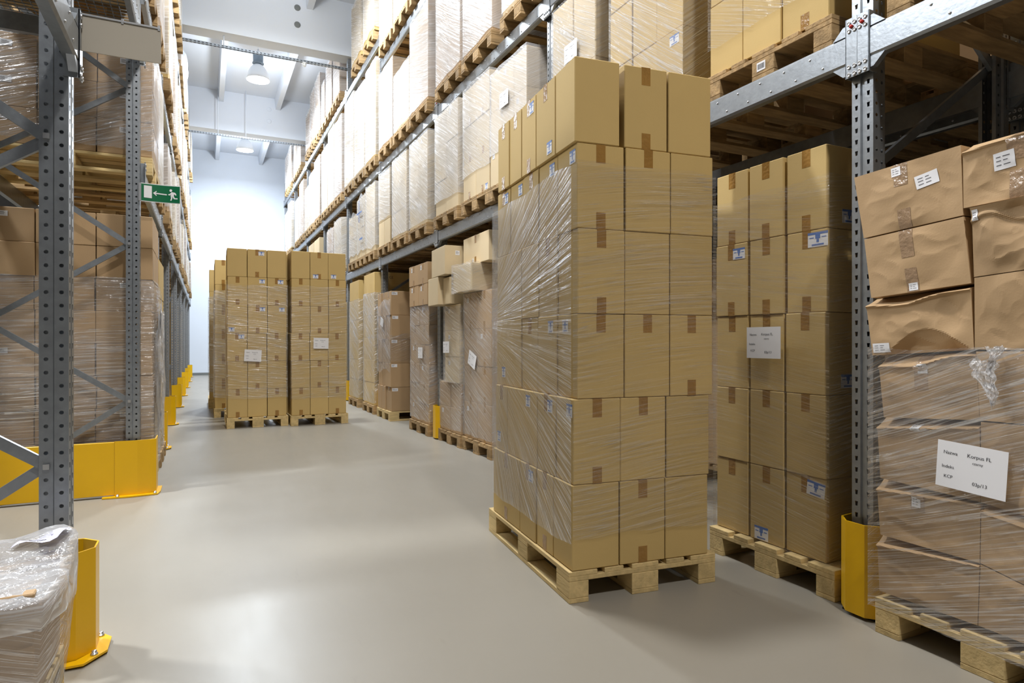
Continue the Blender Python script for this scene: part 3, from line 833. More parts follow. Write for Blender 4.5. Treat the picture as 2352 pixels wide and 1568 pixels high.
# ------------------------------------------------------------------ main stack in the aisle
mainA = math.atan2(-.1058, .9944)
st = St(1.492, 2.481, mainA)
pallet(st, 0, 0, 0, 'pale wooden pallet under the tall wrapped stack in the aisle')
ROWS = [(.013, [0, .215, .43, .665, 1.13]), (.02, [0, .2, .43, .9, 1.12]), (.038, [0, .225, .465, .71, 1.14]), (.04, [0, .225, .465, .71, 1.14]), (.042, [0, .225, .465, .68, .905, 1.14]), (.028, [0, .225, .475, .69, .89, 1.09])]
RH = .393
GM = 'boxes of the tall aisle stack'
frontA = [0, .249, .499, .748]
fn = ['corner box', 'middle front box', 'rack-side front box']
for r, (sa, bs) in enumerate(ROWS):
    z0, z1 = .145 + r * RH, .145 + (r + 1) * RH
    for c in range(3):
        lbls = []
        tp = None
        if c == 0: tp = ['bt', 'btm', 'bt', 'btm', 'btm', ''][r] if r != 0 and r != 5 else None
        if c == 1: tp = ['btm', 'bt', 'bt', 'b', 'bt', 'btm'][r] if r != 3 else None
        if c == 2 and r in (2, ): tp = 'btm'
        if c == 0:
            sl = {0: None, 1: (.18, .86), 2: (.5, .86), 3: None, 4: (.12, .87), 5: None}[r]
            if r in (1, 2, 4): lbls = [('blue', 'L', .78 if r != 2 else .4, .86, .062, .062)]
        dx = .012 if (r == 5 and c == 1) else 0
        cbox(st, sa + frontA[c] + dx, sa + frontA[c + 1] - (.012 if r == 5 and c == 0 else 0), bs[0], bs[1] if c == 0 else .39, z0, z1,
             'tan %s, %s layer, tall wrapped stack in the aisle' % (fn[c], rowname(r, 6)), GM, tape=tp, labels=lbls, rot=.006)
    nb = len(bs) - 1
    for j in range(1, nb):
        lb = []
        if (r, j) in ((5, 1), (4, 1), (1, 1), (1, 2), (0, 2), (2, 1), (4, 3), (4, 4), (5, 2)):
            lb = [('blue', 'L', .72, .86 if r < 5 or j == 2 else .14, .062, .062)]
        if (r, j) in ((1, nb - 1), (2, nb - 1)): lb = [('blue', 'L', .3, .2, .062, .062)]
        wd = .25 if bs[j + 1] - bs[j] > .3 else .4
        tp = 'atm' if (r, j) in ((5, 0), (5, 4), (0, 1), (0, 3), (5, 2)) else ('at' if (r + j) % 2 == 0 and bs[j + 1] - bs[j] < .3 else None)
        cbox(st, sa - .004, sa + wd, bs[j], bs[j + 1], z0, z1, 'tan box, %s along the aisle flank, %s layer, tall wrapped stack' % (NTH[j], rowname(r, 6)), GM, tape=tp, labels=lb, rot=.006)
wrap(st, .02, .79, -.004, 1.14, .30, 2.02, 'clear stretch film pulled round the tall aisle stack', 'film', fan=None, slope=-.10, seed=1, sides=(0, 1, 2), off=.006)
wrap(st, .012, .79, -.004, 1.14, .26, 2.0, 'streaky stretch film fanning over the aisle flank of the tall stack', 'filmfan', fan=(3, 1.3, .82, False), seed=4, sides=(3,), off=.007, bulge=.012)

# ------------------------------------------------------------------ shaded stack behind it (floor, first rack bay)
RA = -math.pi / 2
st = St(2.595, 2.765, RA)
pallet(st, 0, 0, 0, 'wooden pallet with a small sticker under the shaded box stack')
G = 'boxes of the shaded stack'
for r in range(5):
    z0, z1 = .146 + r * .397, .146 + (r + 1) * .397
    for c in range(3):
        lb = []
        if (r, c) in ((3, 0),): lb = [('blue', 'F', .75, .86, .085, .06)]
        if (r, c) == (3, 2): lb = [('blue', 'F', .78, .88, .11, .07)]
        if (r, c) == (0, 2): lb = [('blue', 'F', .76, .86, .1, .07, .1)]
        if (r, c) == (0, 1): lb = [('blue', 'F', .35, .1, .09, .07)]
        if (r, c) in ((4, 2), (2, 2)): lb = [('blue', 'R', .4, .16, .1, .065)]
        cbox(st, .01 + c * .236 + (.01 if c else 0), .01 + (c + 1) * .236 + (.008 if c == 2 else 0), .04, .44, z0, z1, 'tan box, %s from the shadow side, %s layer, shaded stack in first bay' % (NTH[c], rowname(r, 5)), G, tape='btm' if r in (3, 4) else 'bt', labels=lb)
wrap(st, .005, .742, .036, .90, .12, 1.98, 'clear stretch film around the shaded stack in the first bay', 'film', slope=.12, seed=9, sheets=[(0, .5, 1.19, .0, 1.05)])

# ------------------------------------------------------------------ two aisle stacks in the middle distance and those behind them
def aisle_stack(st, phrase, side_cols, seed, labs, sheet, gp, cols=3, fn=('aisle-side', 'middle', 'rack-side'), tapes=None):
    for r in range(6):
        z0, z1 = .146 + r * .389, .146 + (r + 1) * .389
        lean = -.008 * (r % 3)
        for c in range(cols):
            lb = [('blue', 'F', u, v, .075, .055) for (rr, cc, u, v) in labs if rr == r and cc == c]
            cbox(st, .01 + c * .256 + lean * .4, .01 + (c + 1) * .256 + lean * .4, .02, .42, z0, z1, 'tan %s front box, %s layer, %s' % (fn[c], rowname(r, 6), phrase), gp, tape=(tapes or (lambda r, c: 'btm' if (r + c) % 2 == 0 else None))(r, c), labels=lb)
        for j in range(side_cols):
            cbox(st, .01, .4, .425 + j * .26, .425 + (j + 1) * .26, z0, z1, 'tan box, %s behind the front corner, %s layer, %s' % (NTH[j], rowname(r, 6), phrase), gp)
st = St(.27, 9.49, 0)
pallet(st, 0, 0, 0, 'wooden pallet under the aisle stack standing nearer the exit side')
aisle_stack(st, 'exit-side aisle stack', 2, 3, [(5, 1, .72, .86), (4, 1, .75, .86), (4, 2, .7, .86), (3, 1, .75, .86), (3, 2, .75, .86), (3, 0, .2, .12), (2, 0, .72, .87)], None, 'boxes of the exit-side aisle stack')
wrap(st, .005, .785, .015, 1.0, .40, 1.98, 'clear stretch film around the exit-side aisle stack', 'film', slope=.14, seed=13, sheets=[(0, .42, 1.0, .06, 1.05)])
st = St(1.095, 9.40, .02)
pallet(st, 0, 0, 0, 'wooden pallet under the aisle stack standing nearer the stocked rack')
aisle_stack(st, 'rack-side aisle stack', 0, 3, [(5, 1, .3, .1), (5, 2, .3, .12)], None, 'boxes of the rack-side aisle stack')
wrap(st, .005, .785, .015, .45, .38, 1.98, 'clear stretch film around the rack-side aisle stack', 'film', slope=-.1, seed=16, sheets=[(0, .52, 1.17, .02, 1.0)])
for r in range(6):  # extra column added to stop lamplight leaking through the gap
    cbox(st, -.032, .36, .46, .86, .146 + r * .389, .146 + (r + 1) * .389, 'tan box added to block light in the gap, %s layer, rack-side aisle stack' % rowname(r, 6), 'boxes of the rack-side aisle stack')
for (sx, sy, nm, seed) in ((.13, 10.95, 'stack half hidden behind the exit-side one', 21), (.06, 12.55, 'rearmost stack of the aisle group', 23)):
    st = St(sx, sy, 0)
    pallet(st, 0, 0, 0, 'wooden pallet under the ' + nm, detail=True)
    for r in range(6):
        z0, z1 = .146 + r * .389, .146 + (r + 1) * .389
        cbox(st, .01, .26, .02, .42, z0, z1, 'tan corner box, %s layer, %s' % (rowname(r, 6), nm), 'boxes of the ' + nm, tape='btm')
        for j in range(2 if sy < 12 else 0):
            cbox(st, .01, .4, .43 + j * .36, .43 + (j + 1) * .36, z0, z1, 'tan box %s the corner, %s layer, %s' % (('next to', 'two behind')[j], rowname(r, 6), nm), 'boxes of the ' + nm)
    wrap(st, .005, .5, .015, 1.16 if sy < 12 else .425, .3, 2.0, 'clear stretch film on the ' + nm, 'filmthick', slope=.2, seed=seed)

# ------------------------------------------------------------------ generic loads
def load(st, w, d, z, rows, cols, top, phrase, mat='pale', filmmat='filmthick', seed=1, pal=True, detail=False, pmat='woodold', film_z=None, gp=None, tape=None, deep=1, name='cardboard_box', adj=None, labels=None, slope=None, sheets=(), b0=.02, pw=.8, jit=.004, colw=None, rag=.02, rot=.006):
    gp = gp or 'boxes in ' + phrase
    if pal: pallet(st, w / 2 - pw / 2, 0, z, 'wooden pallet carrying ' + phrase, detail=detail, mat=pmat, w=pw)
    zb = z + (.146 if pal else 0)
    rh = (top - zb) / rows
    big = rows * cols * deep <= 4 and (z > 1 or rows * cols == 1) and deep == 1
    nmx, ctx = ('shipping_carton', 'carton') if big else (name, 'box')
    adj = adj or {'pale': 'pale', 'brown': 'brown', 'kraft': 'tan'}[mat]
    cn = [''] if cols == 1 else ['far', 'near'] if cols == 2 else ['far', 'middle', 'near'] if cols == 3 else ['far', 'second', 'third', 'near']
    dd = (d - b0) / deep
    cw = colw or [w / cols] * cols
    for r in range(rows):
        a = 0
        for c in range(cols):
            for q in range(deep):
                rn = '' if rows == 1 else (rowname(r, rows) + ' ') if rows > 2 else ('lower ', 'upper ')[r]
                lb = labels(r, c) if labels and q == 0 else ()
                t = ' '.join(('%s %s%s%s %s of %s' % (adj, rn, cn[c], ' inner' if q else '', ctx, phrase)).split())
                cbox(st, a, a + cw[c], b0 + q * dd, b0 + (q + 1) * dd, zb + r * rh, zb + (r + 1) * rh, t, gp, mat=mat, tape=tape(r, c) if tape and q == 0 else None, labels=lb, jit=jit, rot=rot, name=nmx, cat=ctx)
            a += cw[c]
    if filmmat:
        fz = film_z or (zb + .012 + rag, top + .01)
        wrap(st, 0, w, b0, d, fz[0], fz[1], ('clear' if filmmat != 'filmwhite' else 'whitish') + ' stretch film around ' + phrase, filmmat, seed=seed, slope=R.uniform(.1, .45) if slope is None else slope, res=.1, sheets=sheets, rag=rag)

sl = lambda r, c: [('small', 'F', .3, .8, .05, .05)] if (r + c) % 3 == 0 else ()
# floor row of the long rack beyond the aisle stack
st = St(2.585, 6.60, RA)
load(st, .76, 1.0, 0, 4, 2, 1.725, 'the load beside the aisle stack', 'brown', 'filmthick', 31, detail=True, gp='boxes of the load beside the aisle stack', tape=lambda r, c: 'btm', labels=sl, sheets=[(0, .38, 1.0, .35, 1.0)], slope=.5)
cbox(st, -.02, .52, -.10, .4, 1.73, 2.02, 'pale jutting box on top of the load beside the aisle stack', 'boxes of the load beside the aisle stack', mat='pale', rot=.03)
cbox(st, -.0, .74, .0, .6, 2.022, 2.33, 'large pale box topmost on the load beside the aisle stack', 'boxes of the load beside the aisle stack', mat='pale', tape='btm', labels=[('small', 'F', .4, .12, .04, .05)], rot=.03)
wrap(st, -.03, .53, -.11, .41, 1.72, 2.03, 'clear film around the jutting box beside the aisle stack', 'filmthick', seed=33, slope=.3)
st = St(2.56, 7.33, RA)
load(st, .70, 1.0, 0, 2, 2, .72, 'the twisted load by the guarded post', 'brown', 'filmthick', 34, detail=True, gp='boxes of the twisted load', labels=sl, pw=.72, slope=.3)
s2 = St(2.55, 7.08, RA + .05)
for r in range(3):
    cbox(s2, 0, .44, .0, .5, .722 + r * .30, .722 + (r + 1) * .30, 'pale %s box of the narrow column on the twisted load' % ('lower', 'middle', 'upper')[r], 'boxes of the twisted load', mat='pale', rot=.03, marks=[('2/00', 'F', .05, .78, .07)] if r == 2 else (), labels=[('small', 'F', .3, .75, .05, .05)])
wrap(s2, -.005, .445, -.005, .5, .72, 1.6, 'clear film around the narrow column on the twisted load', 'filmthick', seed=36, slope=.4, sheets=[(0, .25, 1.13, -.02, .85)])
s3 = St(2.46, 7.42, RA - .06)
cbox(s3, 0, .42, 0, .5, 1.625, 1.95, 'pale overhanging box, lower of the two perched by the post', 'boxes of the twisted load', mat='pale', rot=.02)
cbox(s3, .43, .68, .06, .5, 1.625, 1.93, 'small pale box wedged beside the overhanging one', 'boxes of the twisted load', mat='pale', rot=.02)
cbox(s3, .15, .70, .0, .5, 1.952, 2.28, 'pale overhanging box, upper of the two perched by the post', 'boxes of the twisted load', mat='pale', rot=.03, labels=[('small', 'R', .3, .75, .05, .05)])
st = St(2.52, 8.42, RA)
load(st, .79, 1.0, 0, 6, 2, 1.66, 'the tall load past the guarded post', 'brown', 'filmthick', 38, detail=True, tape=lambda r, c: 'bt', labels=sl, slope=.35, sheets=[(0, .62, 1.05, .0, .9)])
for r in range(2):
    for c in range(2):
        cbox(st, .0 + c * .4, .39 + c * .4, 0.0, .5, 1.664 + r * .27, 1.664 + (r + 1) * .27, 'brown %s %s loose box atop the tall load past the guarded post' % (('lower', 'upper')[r], ('far', 'near')[c]), 'boxes in the tall load past the guarded post', mat='brown', tape='btm', labels=[('small', 'F', .3, .8, .045, .06)], rot=.03)
# unwrapped brown box load
st = St(2.49, 10.12, RA)
pallet(st, 0, 0, 0, 'wooden pallet of the brown load facing the aisle end')
for r in range(5):
    z0, z1 = .146 + r * .362, .146 + (r + 1) * .362
    for c in range(3):
        aa = [0, .24, .48, .79]
        cbox(st, aa[c], aa[c + 1], .02, .36, z0, z1, 'brown %s box, %s layer, load with the torn film' % (('far', 'middle', 'near')[c], rowname(r, 5)), 'boxes of the load with torn film', mat='brown', tape='bt', jit=.008, labels=[('small', 'R', .16, .9, .09, .045)] if c == 2 else ())
    cbox(st, .42, .79, .37, .78, z0, z1, 'brown inner box, %s layer, load with the torn film' % rowname(r, 5), 'boxes of the load with torn film', mat='brown', labels=[('small', 'R', .3, .9, .09, .045)] if r < 2 else ())
wrap(st, -.005, .795, .012, .6, .72, 1.8, 'torn clear film hanging round the brown load', 'filmthick', seed=43, slope=.6, sides=(0, 3), rag=.1, sheets=[(0, .45, 1.5, .3, .8)])
wrap(st, -.005, .795, .012, .79, .9, 1.3, 'thin clear film strip on the near face of the brown load', 'film', seed=45, slope=.3, sides=(1,), rag=.05)
st = St(2.48, 11.10, RA)
load(st, .78, 1.0, 0, 5, 1, 2.0, 'the narrow load behind the brown one', 'kraft', 'filmthick', 47, detail=True, slope=.5)
cbox(st, 0, .77, .02, 1.0, 2.004, 2.34, 'tan loose tall box topmost on the narrow load', 'boxes in the narrow load behind the brown one', mat='kraft', marks=[('CE', 'R', .25, .7, .06)])
st = St(2.48, 12.3, RA)
load(st, .8, 1.0, 0, 5, 1, 1.95, 'the load beside the rack-side aisle stack', 'kraft', 'filmthick', 49, detail=True, slope=.5)
cbox(st, 0, .79, .02, 1.0, 1.954, 2.31, 'tan loose tall box topmost beside the rack-side stack', 'boxes in the load beside the rack-side aisle stack', mat='kraft', marks=[('CE', 'R', .25, .7, .06)])
for i, y in enumerate((13.9, 15.2, 17.0, 18.3)):
    st = St(2.5, y, RA)
    load(st, .78, 1.0, 0, 1, 1, 2.0, 'the floor load, %s beyond the aisle stacks' % NTH[i], 'kraft', None, 60 + i)
# dark loads seen through to the rear rack
for i, y in enumerate((13.9, 12.9, 10.1, 9.1, 7.2, 4.3, 3.2)):
    st = St(XR + DEP + .25, y, RA)
    load(st, .8, .9, 0, 1, 1, 2.2 if i < 2 else 1.9, 'the %s dark floor load of the rear rack' % NTH[i], 'brown', None, 70 + i)

for l, zz in enumerate((2.553, 4.086)):
    for k in range(4):
        for j in range(3):
            yf = YP[k] + .12 + (j + 1) * .86
            if l == 1 and k > 1: continue
            load(St(XR + DEP + .25, yf, RA), .8, 1.0, zz, 1, 1, zz + (1.25, 1.1, 1.3)[(j + k) % 3], 'the rear rack, %s level, bay %s place %s' % (('first', 'second')[l], NTH[k], NTH[j]), 'brown', None, 400 + j)
# ------------------------------------------------------------------ first level of the long rack
Z1 = 2.553
def rk(y_far, x=2.5): return St(x, y_far, RA)
def rl(yn, yf, z, rows, cols, top, phrase, mat, fm, seed, x=2.5, **kw):
    st = rk(yf, x); load(st, yf - yn, 1.05, z, rows, cols, top, phrase, mat, fm, seed, **kw)
    return st
rl(.92, 1.70, Z1, 1, 2, 3.2, 'the load above the crushed boxes', 'kraft', None, 80, x=2.58, detail=True)
rl(.02, .80, Z1, 1, 2, 3.2, 'the shelf load over the frame edge', 'kraft', None, 81, x=2.58, detail=True)
st = rl(1.965, 2.77, Z1, 2, 3, 3.50, 'the first shelf load above the shaded stack', 'kraft', 'film', 82, x=2.58, detail=True, pmat='woodold', film_z=(2.86, 3.5), tape=lambda r, c: 'btm' if c == 2 else None, slope=.5, colw=[.25, .255, .27])
p = link('barcode_label', label_mb('bars', .055, .045).mesh('barcode_label', [M['paper'], M['blue'], M['ink']]))
pal = [o for o in bpy.data.objects if o.get('label') == 'wooden pallet carrying the first shelf load above the shaded stack'][0]
p.parent = pal; p.matrix_local = Matrix.Translation((-.01, -.601, .062)); p['label'] = 'white barcode sticker'
rl(2.97, 3.73, Z1, 3, 3, 3.90, 'the second shelf load above the shaded stack', 'kraft', 'filmthick', 83, x=2.56, detail=True, slope=.75, labels=lambda r, c: [('blue', 'F', .7, .85, .085, .06)] if c == 2 else ())
rl(3.92, 4.55, Z1, 2, 2, 3.90, 'the third shelf load above the shaded stack', 'pale', 'filmthick', 84, x=2.56, detail=True, slope=.7, pw=.7, sheets=[(0, .5, 3.45, 0, .9)])
rl(4.90, 5.68, Z1, 3, 3, 3.78, 'the shelf load just over the aisle stack', 'pale', 'filmwhite', 85, detail=True, labels=sl, film_z=(3.0, 3.8), slope=.6, sheets=[(0, .45, 3.45, 0, .9)])
rl(5.70, 6.40, Z1, 3, 2, 3.88, 'the shelf load left of the aisle stack', 'pale', 'filmwhite', 86, detail=True, pw=.74, film_z=(2.95, 3.9), tape=lambda r, c: 'bm', labels=lambda r, c: [('blue', 'F', .8, .1, .06, .06)] if c == 1 and r == 0 else (), slope=.6)
rl(6.56, 7.33, Z1, 3, 2, 3.90, 'the shelf load over the twisted load', 'pale', 'filmwhite', 87, detail=True, labels=sl, film_z=(2.85, 3.9), slope=.55)
rl(7.62, 8.40, Z1, 3, 2, 3.86, 'the third shelf load past the twisted load', 'pale', 'filmwhite', 88, detail=True, labels=sl, slope=.5)
rl(8.54, 9.29, Z1, 3, 2, 3.86, 'the shelf load right over the unwrapped load', 'pale', 'filmwhite', 89, detail=True, labels=sl, slope=.5)
rl(9.42, 10.10, Z1, 3, 2, 3.84, 'the shelf load over the torn-film load', 'pale', 'filmwhite', 90, detail=True, pw=.72, film_z=(3.1, 3.86))
rl(10.36, 11.02, Z1, 2, 1, 3.84, 'the shelf load with a dark far side', 'pale', 'filmwhite', 91, pw=.72, rag=.06)
stG = rl(11.1, 11.7, Z1, 2, 2, 3.78, 'the shelf load marked with blue tape', 'pale', 'filmwhite', 92, pw=.7, rag=.08, rot=.03)
tw = [o for o in bpy.data.objects if o.get('label') == 'whitish stretch film around the shelf load marked with blue tape'][0]
mbt = MB(); q = .012
c0 = stG.W(.3, .02 - .02, 3.5)
for bx in ((c0.y - .2, c0.y + .2, 3.48, 3.505), (c0.y - .015, c0.y + .015, 3.32, 3.72), (c0.y - .25, c0.y - .02, 3.0, 3.03)):
    mbt = MB(); mbt.box(c0.x - .016, c0.x - .013, *bx); link('blue_tape', mbt.mesh('blue_tape', [M['blue']]), tw)['label'] = 'strip of blue tape'
rl(11.76, 12.42, Z1, 2, 2, 3.55, 'the low lumpy shelf load by the fifth post', 'pale', 'filmwhite', 93, pw=.7, rag=.08, rot=.015)
rl(13.2, 14.0, Z1, 2, 1, 3.75, 'the rounded white shelf load above the aisle stacks', 'pale', 'filmwhite', 94, rag=.05)
rl(14.1, 14.9, Z1, 2, 1, 3.7, 'the second white shelf load above the aisle stacks', 'brown', 'filmwhite', 95, rag=.05)
rl(16.0, 16.8, Z1, 1, 3, 3.75, 'the plain carton row above the aisle stacks', 'pale', None, 96)
rl(16.95, 17.75, Z1, 1, 2, 3.75, 'the far plain carton row above the aisle stacks', 'pale', None, 97)
for i, y in enumerate((18.9, 20.0, 21.6, 22.9)):
    rl(y, y + .85, Z1, 1, 1, 3.6 + .06 * i, 'the %s far shelf load on first level' % NTH[i], 'pale', 'filmwhite', 98 + i)
# ------------------------------------------------------------------ second level
Z2 = 4.086
rl(3.85, 4.52, Z2, 1, 1, 5.3, 'the nearest second-level load', 'pale', 'filmwhite', 110, detail=True, pw=.7)
rl(4.70, 5.40, Z2, 1, 1, 5.4, 'the second-level load over the aisle stack', 'pale', 'filmwhite', 111, detail=True, pw=.74, slope=.6)
rl(5.64, 6.40, Z2, 2, 2, 5.4, 'the second-level load nearest the twisted load', 'brown', 'filmwhite', 112, detail=True, slope=.6)
rl(6.50, 7.29, Z2, 2, 2, 5.4, 'the broad second-level load over the twisted load', 'brown', 'filmwhite', 113, detail=True, slope=.6)
rl(7.60, 8.38, Z2, 2, 1, 5.5, 'the big white second-level load', 'brown', 'filmwhite', 114, detail=True, slope=.3)
rl(8.42, 9.20, Z2, 1, 2, 5.1, 'the lower second-level load beside the big white one', 'pale', 'filmwhite', 115, slope=.3)
rl(9.26, 10.08, Z2, 1, 1, 5.45, 'the brown-sided second-level load', 'brown', 'filmwhite', 116, slope=.3)
rl(10.30, 11.03, Z2, 1, 2, 5.85, 'the tall yellowish second-level load', 'kraft', 'filmwhite', 117, pw=.76, slope=.2)
rl(11.14, 11.92, Z2, 2, 1, 5.8, 'the tall second-level load with two cartons', 'pale', 'filmwhite', 118, slope=.2)
rl(12.02, 12.86, Z2, 2, 1, 5.9, 'the tall second-level load before the fifth post', 'pale', 'filmwhite', 119, slope=.2)
for i, (y0, y1, tp) in enumerate(((13.15, 13.95, 5.85), (14.02, 14.75, 5.9), (14.85, 15.62, 5.7), (15.9, 16.75, 5.75), (16.85, 17.7, 5.6), (17.75, 18.45, 5.4), (18.75, 19.6, 5.8), (19.75, 20.6, 5.5), (21.55, 22.4, 5.75), (22.6, 23.4, 5.6))):
    rl(y0, y1, Z2, 1, 1 if i > 2 else 2, tp, 'the white second-level load, %s past the fifth post' % NTH[min(i, 8)] if i < 9 else 'the last white second-level load', 'pale' if i % 3 else 'brown', 'filmwhite', 120 + i, pw=.74)
# ------------------------------------------------------------------ third level
for i, (y0, y1, tp) in enumerate(((7.62, 8.34, 6.7), (8.42, 9.2, 6.8), (9.3, 10.05, 6.75))):
    rl(y0, y1, 5.732, 1, 1, tp, 'the top-level carton load, %s in the lower-set bay' % NTH[i], 'pale', 'filmwhite', 140 + i, pw=.74)
Z3 = 6.203
for i, (y0, y1, tp) in enumerate(((10.4, 11.2, 7.6), (11.4, 12.2, 7.5), (13.4, 14.1, 7.35), (14.3, 15.05, 7.5), (15.2, 15.65, 7.3), (15.9, 16.7, 7.75), (16.8, 17.5, 7.7), (17.6, 18.3, 7.4), (19.3, 20.1, 7.5), (20.2, 20.9, 7.3), (21.5, 22.3, 7.6), (22.4, 23.3, 7.55))):
    rl(y0, y1, Z3, 2 if i in (2, 3, 5, 6) else 1, 2 if i in (3, 5, 6) else 1, tp, 'the %s top-level load past the lower-set bay' % (NTH[i] if i < 9 else ('tenth', 'eleventh', 'twelfth')[i - 9]), 'brown' if i > 1 else 'kraft', 'filmwhite', 150 + i, pw=.74, rag=.05, rot=.02)

# ------------------------------------------------------------------ crushed boxes on the near pallet
def ray(u, v):
    l = (u - 1176) / FPX; w = -(v - 784) / FPX
    return Vector((SN + l * CS, CS - l * SN, w))
def onX(u, v, x):
    r = ray(u, v); t = x / r.x
    return Vector((x, r.y * t, H + r.z * t))
def crushed(corners, x, seed, label, depth=.5, dent=.013, labels=(), tapes=(), crease=None, lip=.0, mat='brown', low=None, lowlip=.05):
    """box whose front face is a dented quad; corners TL, TR, BR, BL"""
    n = 48
    TL, TR, BR, BL = corners
    def Pf(a, c, off=0.0):
        p = TL.lerp(TR, a).lerp(BL.lerp(BR, a), 1 - c) if False else (BL.lerp(BR, a)).lerp(TL.lerp(TR, a), c)
        e = min(a, 1 - a) * min(c, 1 - c) * 16; e = min(1, e * 1.3)
        q = Vector((a * 2.2 + seed, c * 1.8, seed * 1.3))
        dx = dent * e * noise.noise(q) + .35 * dent * e * (abs(noise.noise(q * 2.1)) - .3)
        if crease:   # inward pressed band under the top edge: the flap shows
            k = crease(a)
            if c > k: dx += lip * ((c - k) / (1 - k)) ** 1.0
            dx -= .010 * math.exp(-((c - k) / .035) ** 2)
        if low:
            kl = low(a)
            if c < kl: dx += lowlip * ((kl - c) / max(.05, kl)) ** .8 * min(1, kl * 5)
        return p + Vector((dx - off, 0, 0))
    b = MB(); V = []
    for i in range(n + 1):
        for j in range(n + 1): V.append(Pf(i / n, j / n))
    F = [(i * (n + 1) + j, (i + 1) * (n + 1) + j, (i + 1) * (n + 1) + j + 1, i * (n + 1) + j + 1) for i in range(n) for j in range(n)]
    o = len(V); D = Vector((depth, 0, 0))
    for i in range(n + 1):
        for j in range(n + 1):
            a, c = i / n, j / n
            V.append((BL.lerp(BR, a)).lerp(TL.lerp(TR, a), c) + D)
    F += [(o + i * (n + 1) + j, o + i * (n + 1) + j + 1, o + (i + 1) * (n + 1) + j + 1, o + (i + 1) * (n + 1) + j) for i in range(n) for j in range(n)]
    for i in range(n):
        for j, s in ((0, 1), (n, -1)):
            k = i * (n + 1) + j; k2 = (i + 1) * (n + 1) + j
            f = (k, o + k, o + k2, k2); F.append(f if s > 0 else f[::-1])
        for k0, s in ((0, -1), (n, 1)):
            k = k0 * (n + 1) + i; k2 = k + 1
            f = (k, o + k, o + k2, k2); F.append(f if s > 0 else f[::-1])
    b.add(V, F)
    me = b.mesh('cardboard_box', [M[mat]]); ob = link('cardboard_box', me); tag(ob, label, 'box', 'crushed boxes on the near pallet')
    def patch(a0, a1, c0, c1, off, nm, mats, kind=None, rot=0):
        pb = MB(); m = 6; V = []
        ca, cc = (a0 + a1) / 2, (c0 + c1) / 2
        asp = (TR - TL).length / max(.01, (TL - BL).length)
        def rr(a, c):
            da, dc = (a - ca) * asp, c - cc
            return ca + (da * math.cos(rot) - dc * math.sin(rot)) / asp, cc + da * math.sin(rot) + dc * math.cos(rot)
        for i in range(m + 1):
            for j in range(m + 1): V.append(Pf(*rr(a0 + (a1 - a0) * i / m, c0 + (c1 - c0) * j / m), off=off))
        pb.add(V, [(i * (m + 1) + j, (i + 1) * (m + 1) + j, (i + 1) * (m + 1) + j + 1, i * (m + 1) + j + 1) for i in range(m) for j in range(m)], 0, True)
        if kind:
            for t in (.25, .5, .72):
                for (s0, s1) in ((.12, .35), (.45, .45 + R.uniform(.15, .4))):
                    V = [Pf(*rr(a0 + (a1 - a0) * s, c0 + (c1 - c0) * (t + dt)), off=off + .0008) for s, dt in ((s0, 0), (s1, 0), (s1, .045), (s0, .045))]
                    pb.add(V, [(0, 1, 2, 3)], 1)
        return link(nm, pb.mesh(nm, mats), ob)
    for (a0, a1, c0, c1) in tapes: patch(a0, a1, c0, c1, .0012, 'packing_tape', [M['cleartape']])
    for (a0, a1, c0, c1, rot) in labels: patch(a0, a1, c0, c1, .0022, 'shipping_label', [M['paper'], M['ink']], 'p', rot)
    return ob
X0 = 2.5
def Q(tl, tr, br, bl, x=X0): return [onX(*tl, x), onX(*tr, x), onX(*br, x), onX(*bl, x)]
wave = lambda base, amp, ph=0: (lambda a: base + amp * math.sin(a * math.pi + ph))
c1n, c2n = 'by the upright', 'at the picture edge'
crushed(Q((1962, 408), (2207, 333), (2212, 494), (1984, 547)), X0, 1.1, 'brown leaning crushed box on top of the near stack, beside the upright', tapes=[(.40, .53, .66, 1.0), (.40, .53, 0, .3)], labels=[(.38, .47, .82, .96, .03), (.6, .8, .55, .75, .15)])
crushed(Q((1985, 550), (2213, 497), (2230, 650), (2001, 684)), X0 + .01, 2.3, 'brown crushed box second from the top, beside the upright', tapes=[(.38, .52, .56, 1.0), (.40, .52, 0, .38)], labels=[(.42, .51, .02, .14, 0)])
crushed(Q((1988, 686), (2229, 652), (2237, 802), (2004, 816)), X0 - .005, 3.7, 'brown crushed box with a caved top edge, third from the top beside the upright', crease=lambda a: min(.985, .84 + .02 * math.cos(a * 9) + .2 * max(0, a - .45)), lip=.075, labels=[(.02, .2, .04, .2, -.02)], dent=.02, low=lambda a: .38 * max(0, math.sin((a - .14) * 3.75)) ** 1.1 if a < .98 else 0, lowlip=.045)
crushed(Q((2017, 819), (2241, 806), (2250, 965), (2030, 958)), X0, 4.9, 'brown crushed box just under the loose ones, wrapped, beside the upright', tapes=[(.38, .52, .45, 1.0)], labels=[(.42, .52, .7, .85, 0)], crease=lambda a: min(.98, .8 + .14 * a + .03 * math.cos(a * 8)), lip=.07)
crushed(Q((2014, 957), (2250, 968), (2252, 1153), (2022, 1097)), X0 + .005, 5.2, 'brown crushed wrapped box third from the bottom, beside the upright', labels=[(.36, .46, .82, .94, 0)], crease=lambda a: min(.98, .82 + .1 * a), lip=.07)
crushed(Q((2013, 1097), (2252, 1155), (2250, 1293), (2022, 1227)), X0 + .005, 6.4, 'brown crushed wrapped box second from the bottom, beside the upright', tapes=[(.36, .5, .6, 1.0)], labels=[(.37, .46, .66, .84, 0)], crease=lambda a: min(.98, .8 + .16 * a), lip=.06)
crushed(Q((2014, 1227), (2250, 1295), (2245, 1436), (2020, 1356)), X0 + .005, 7.6, 'brown crushed wrapped box at the bottom, beside the upright', crease=lambda a: min(.98, .82 + .15 * a), lip=.05)
E2 = 2440
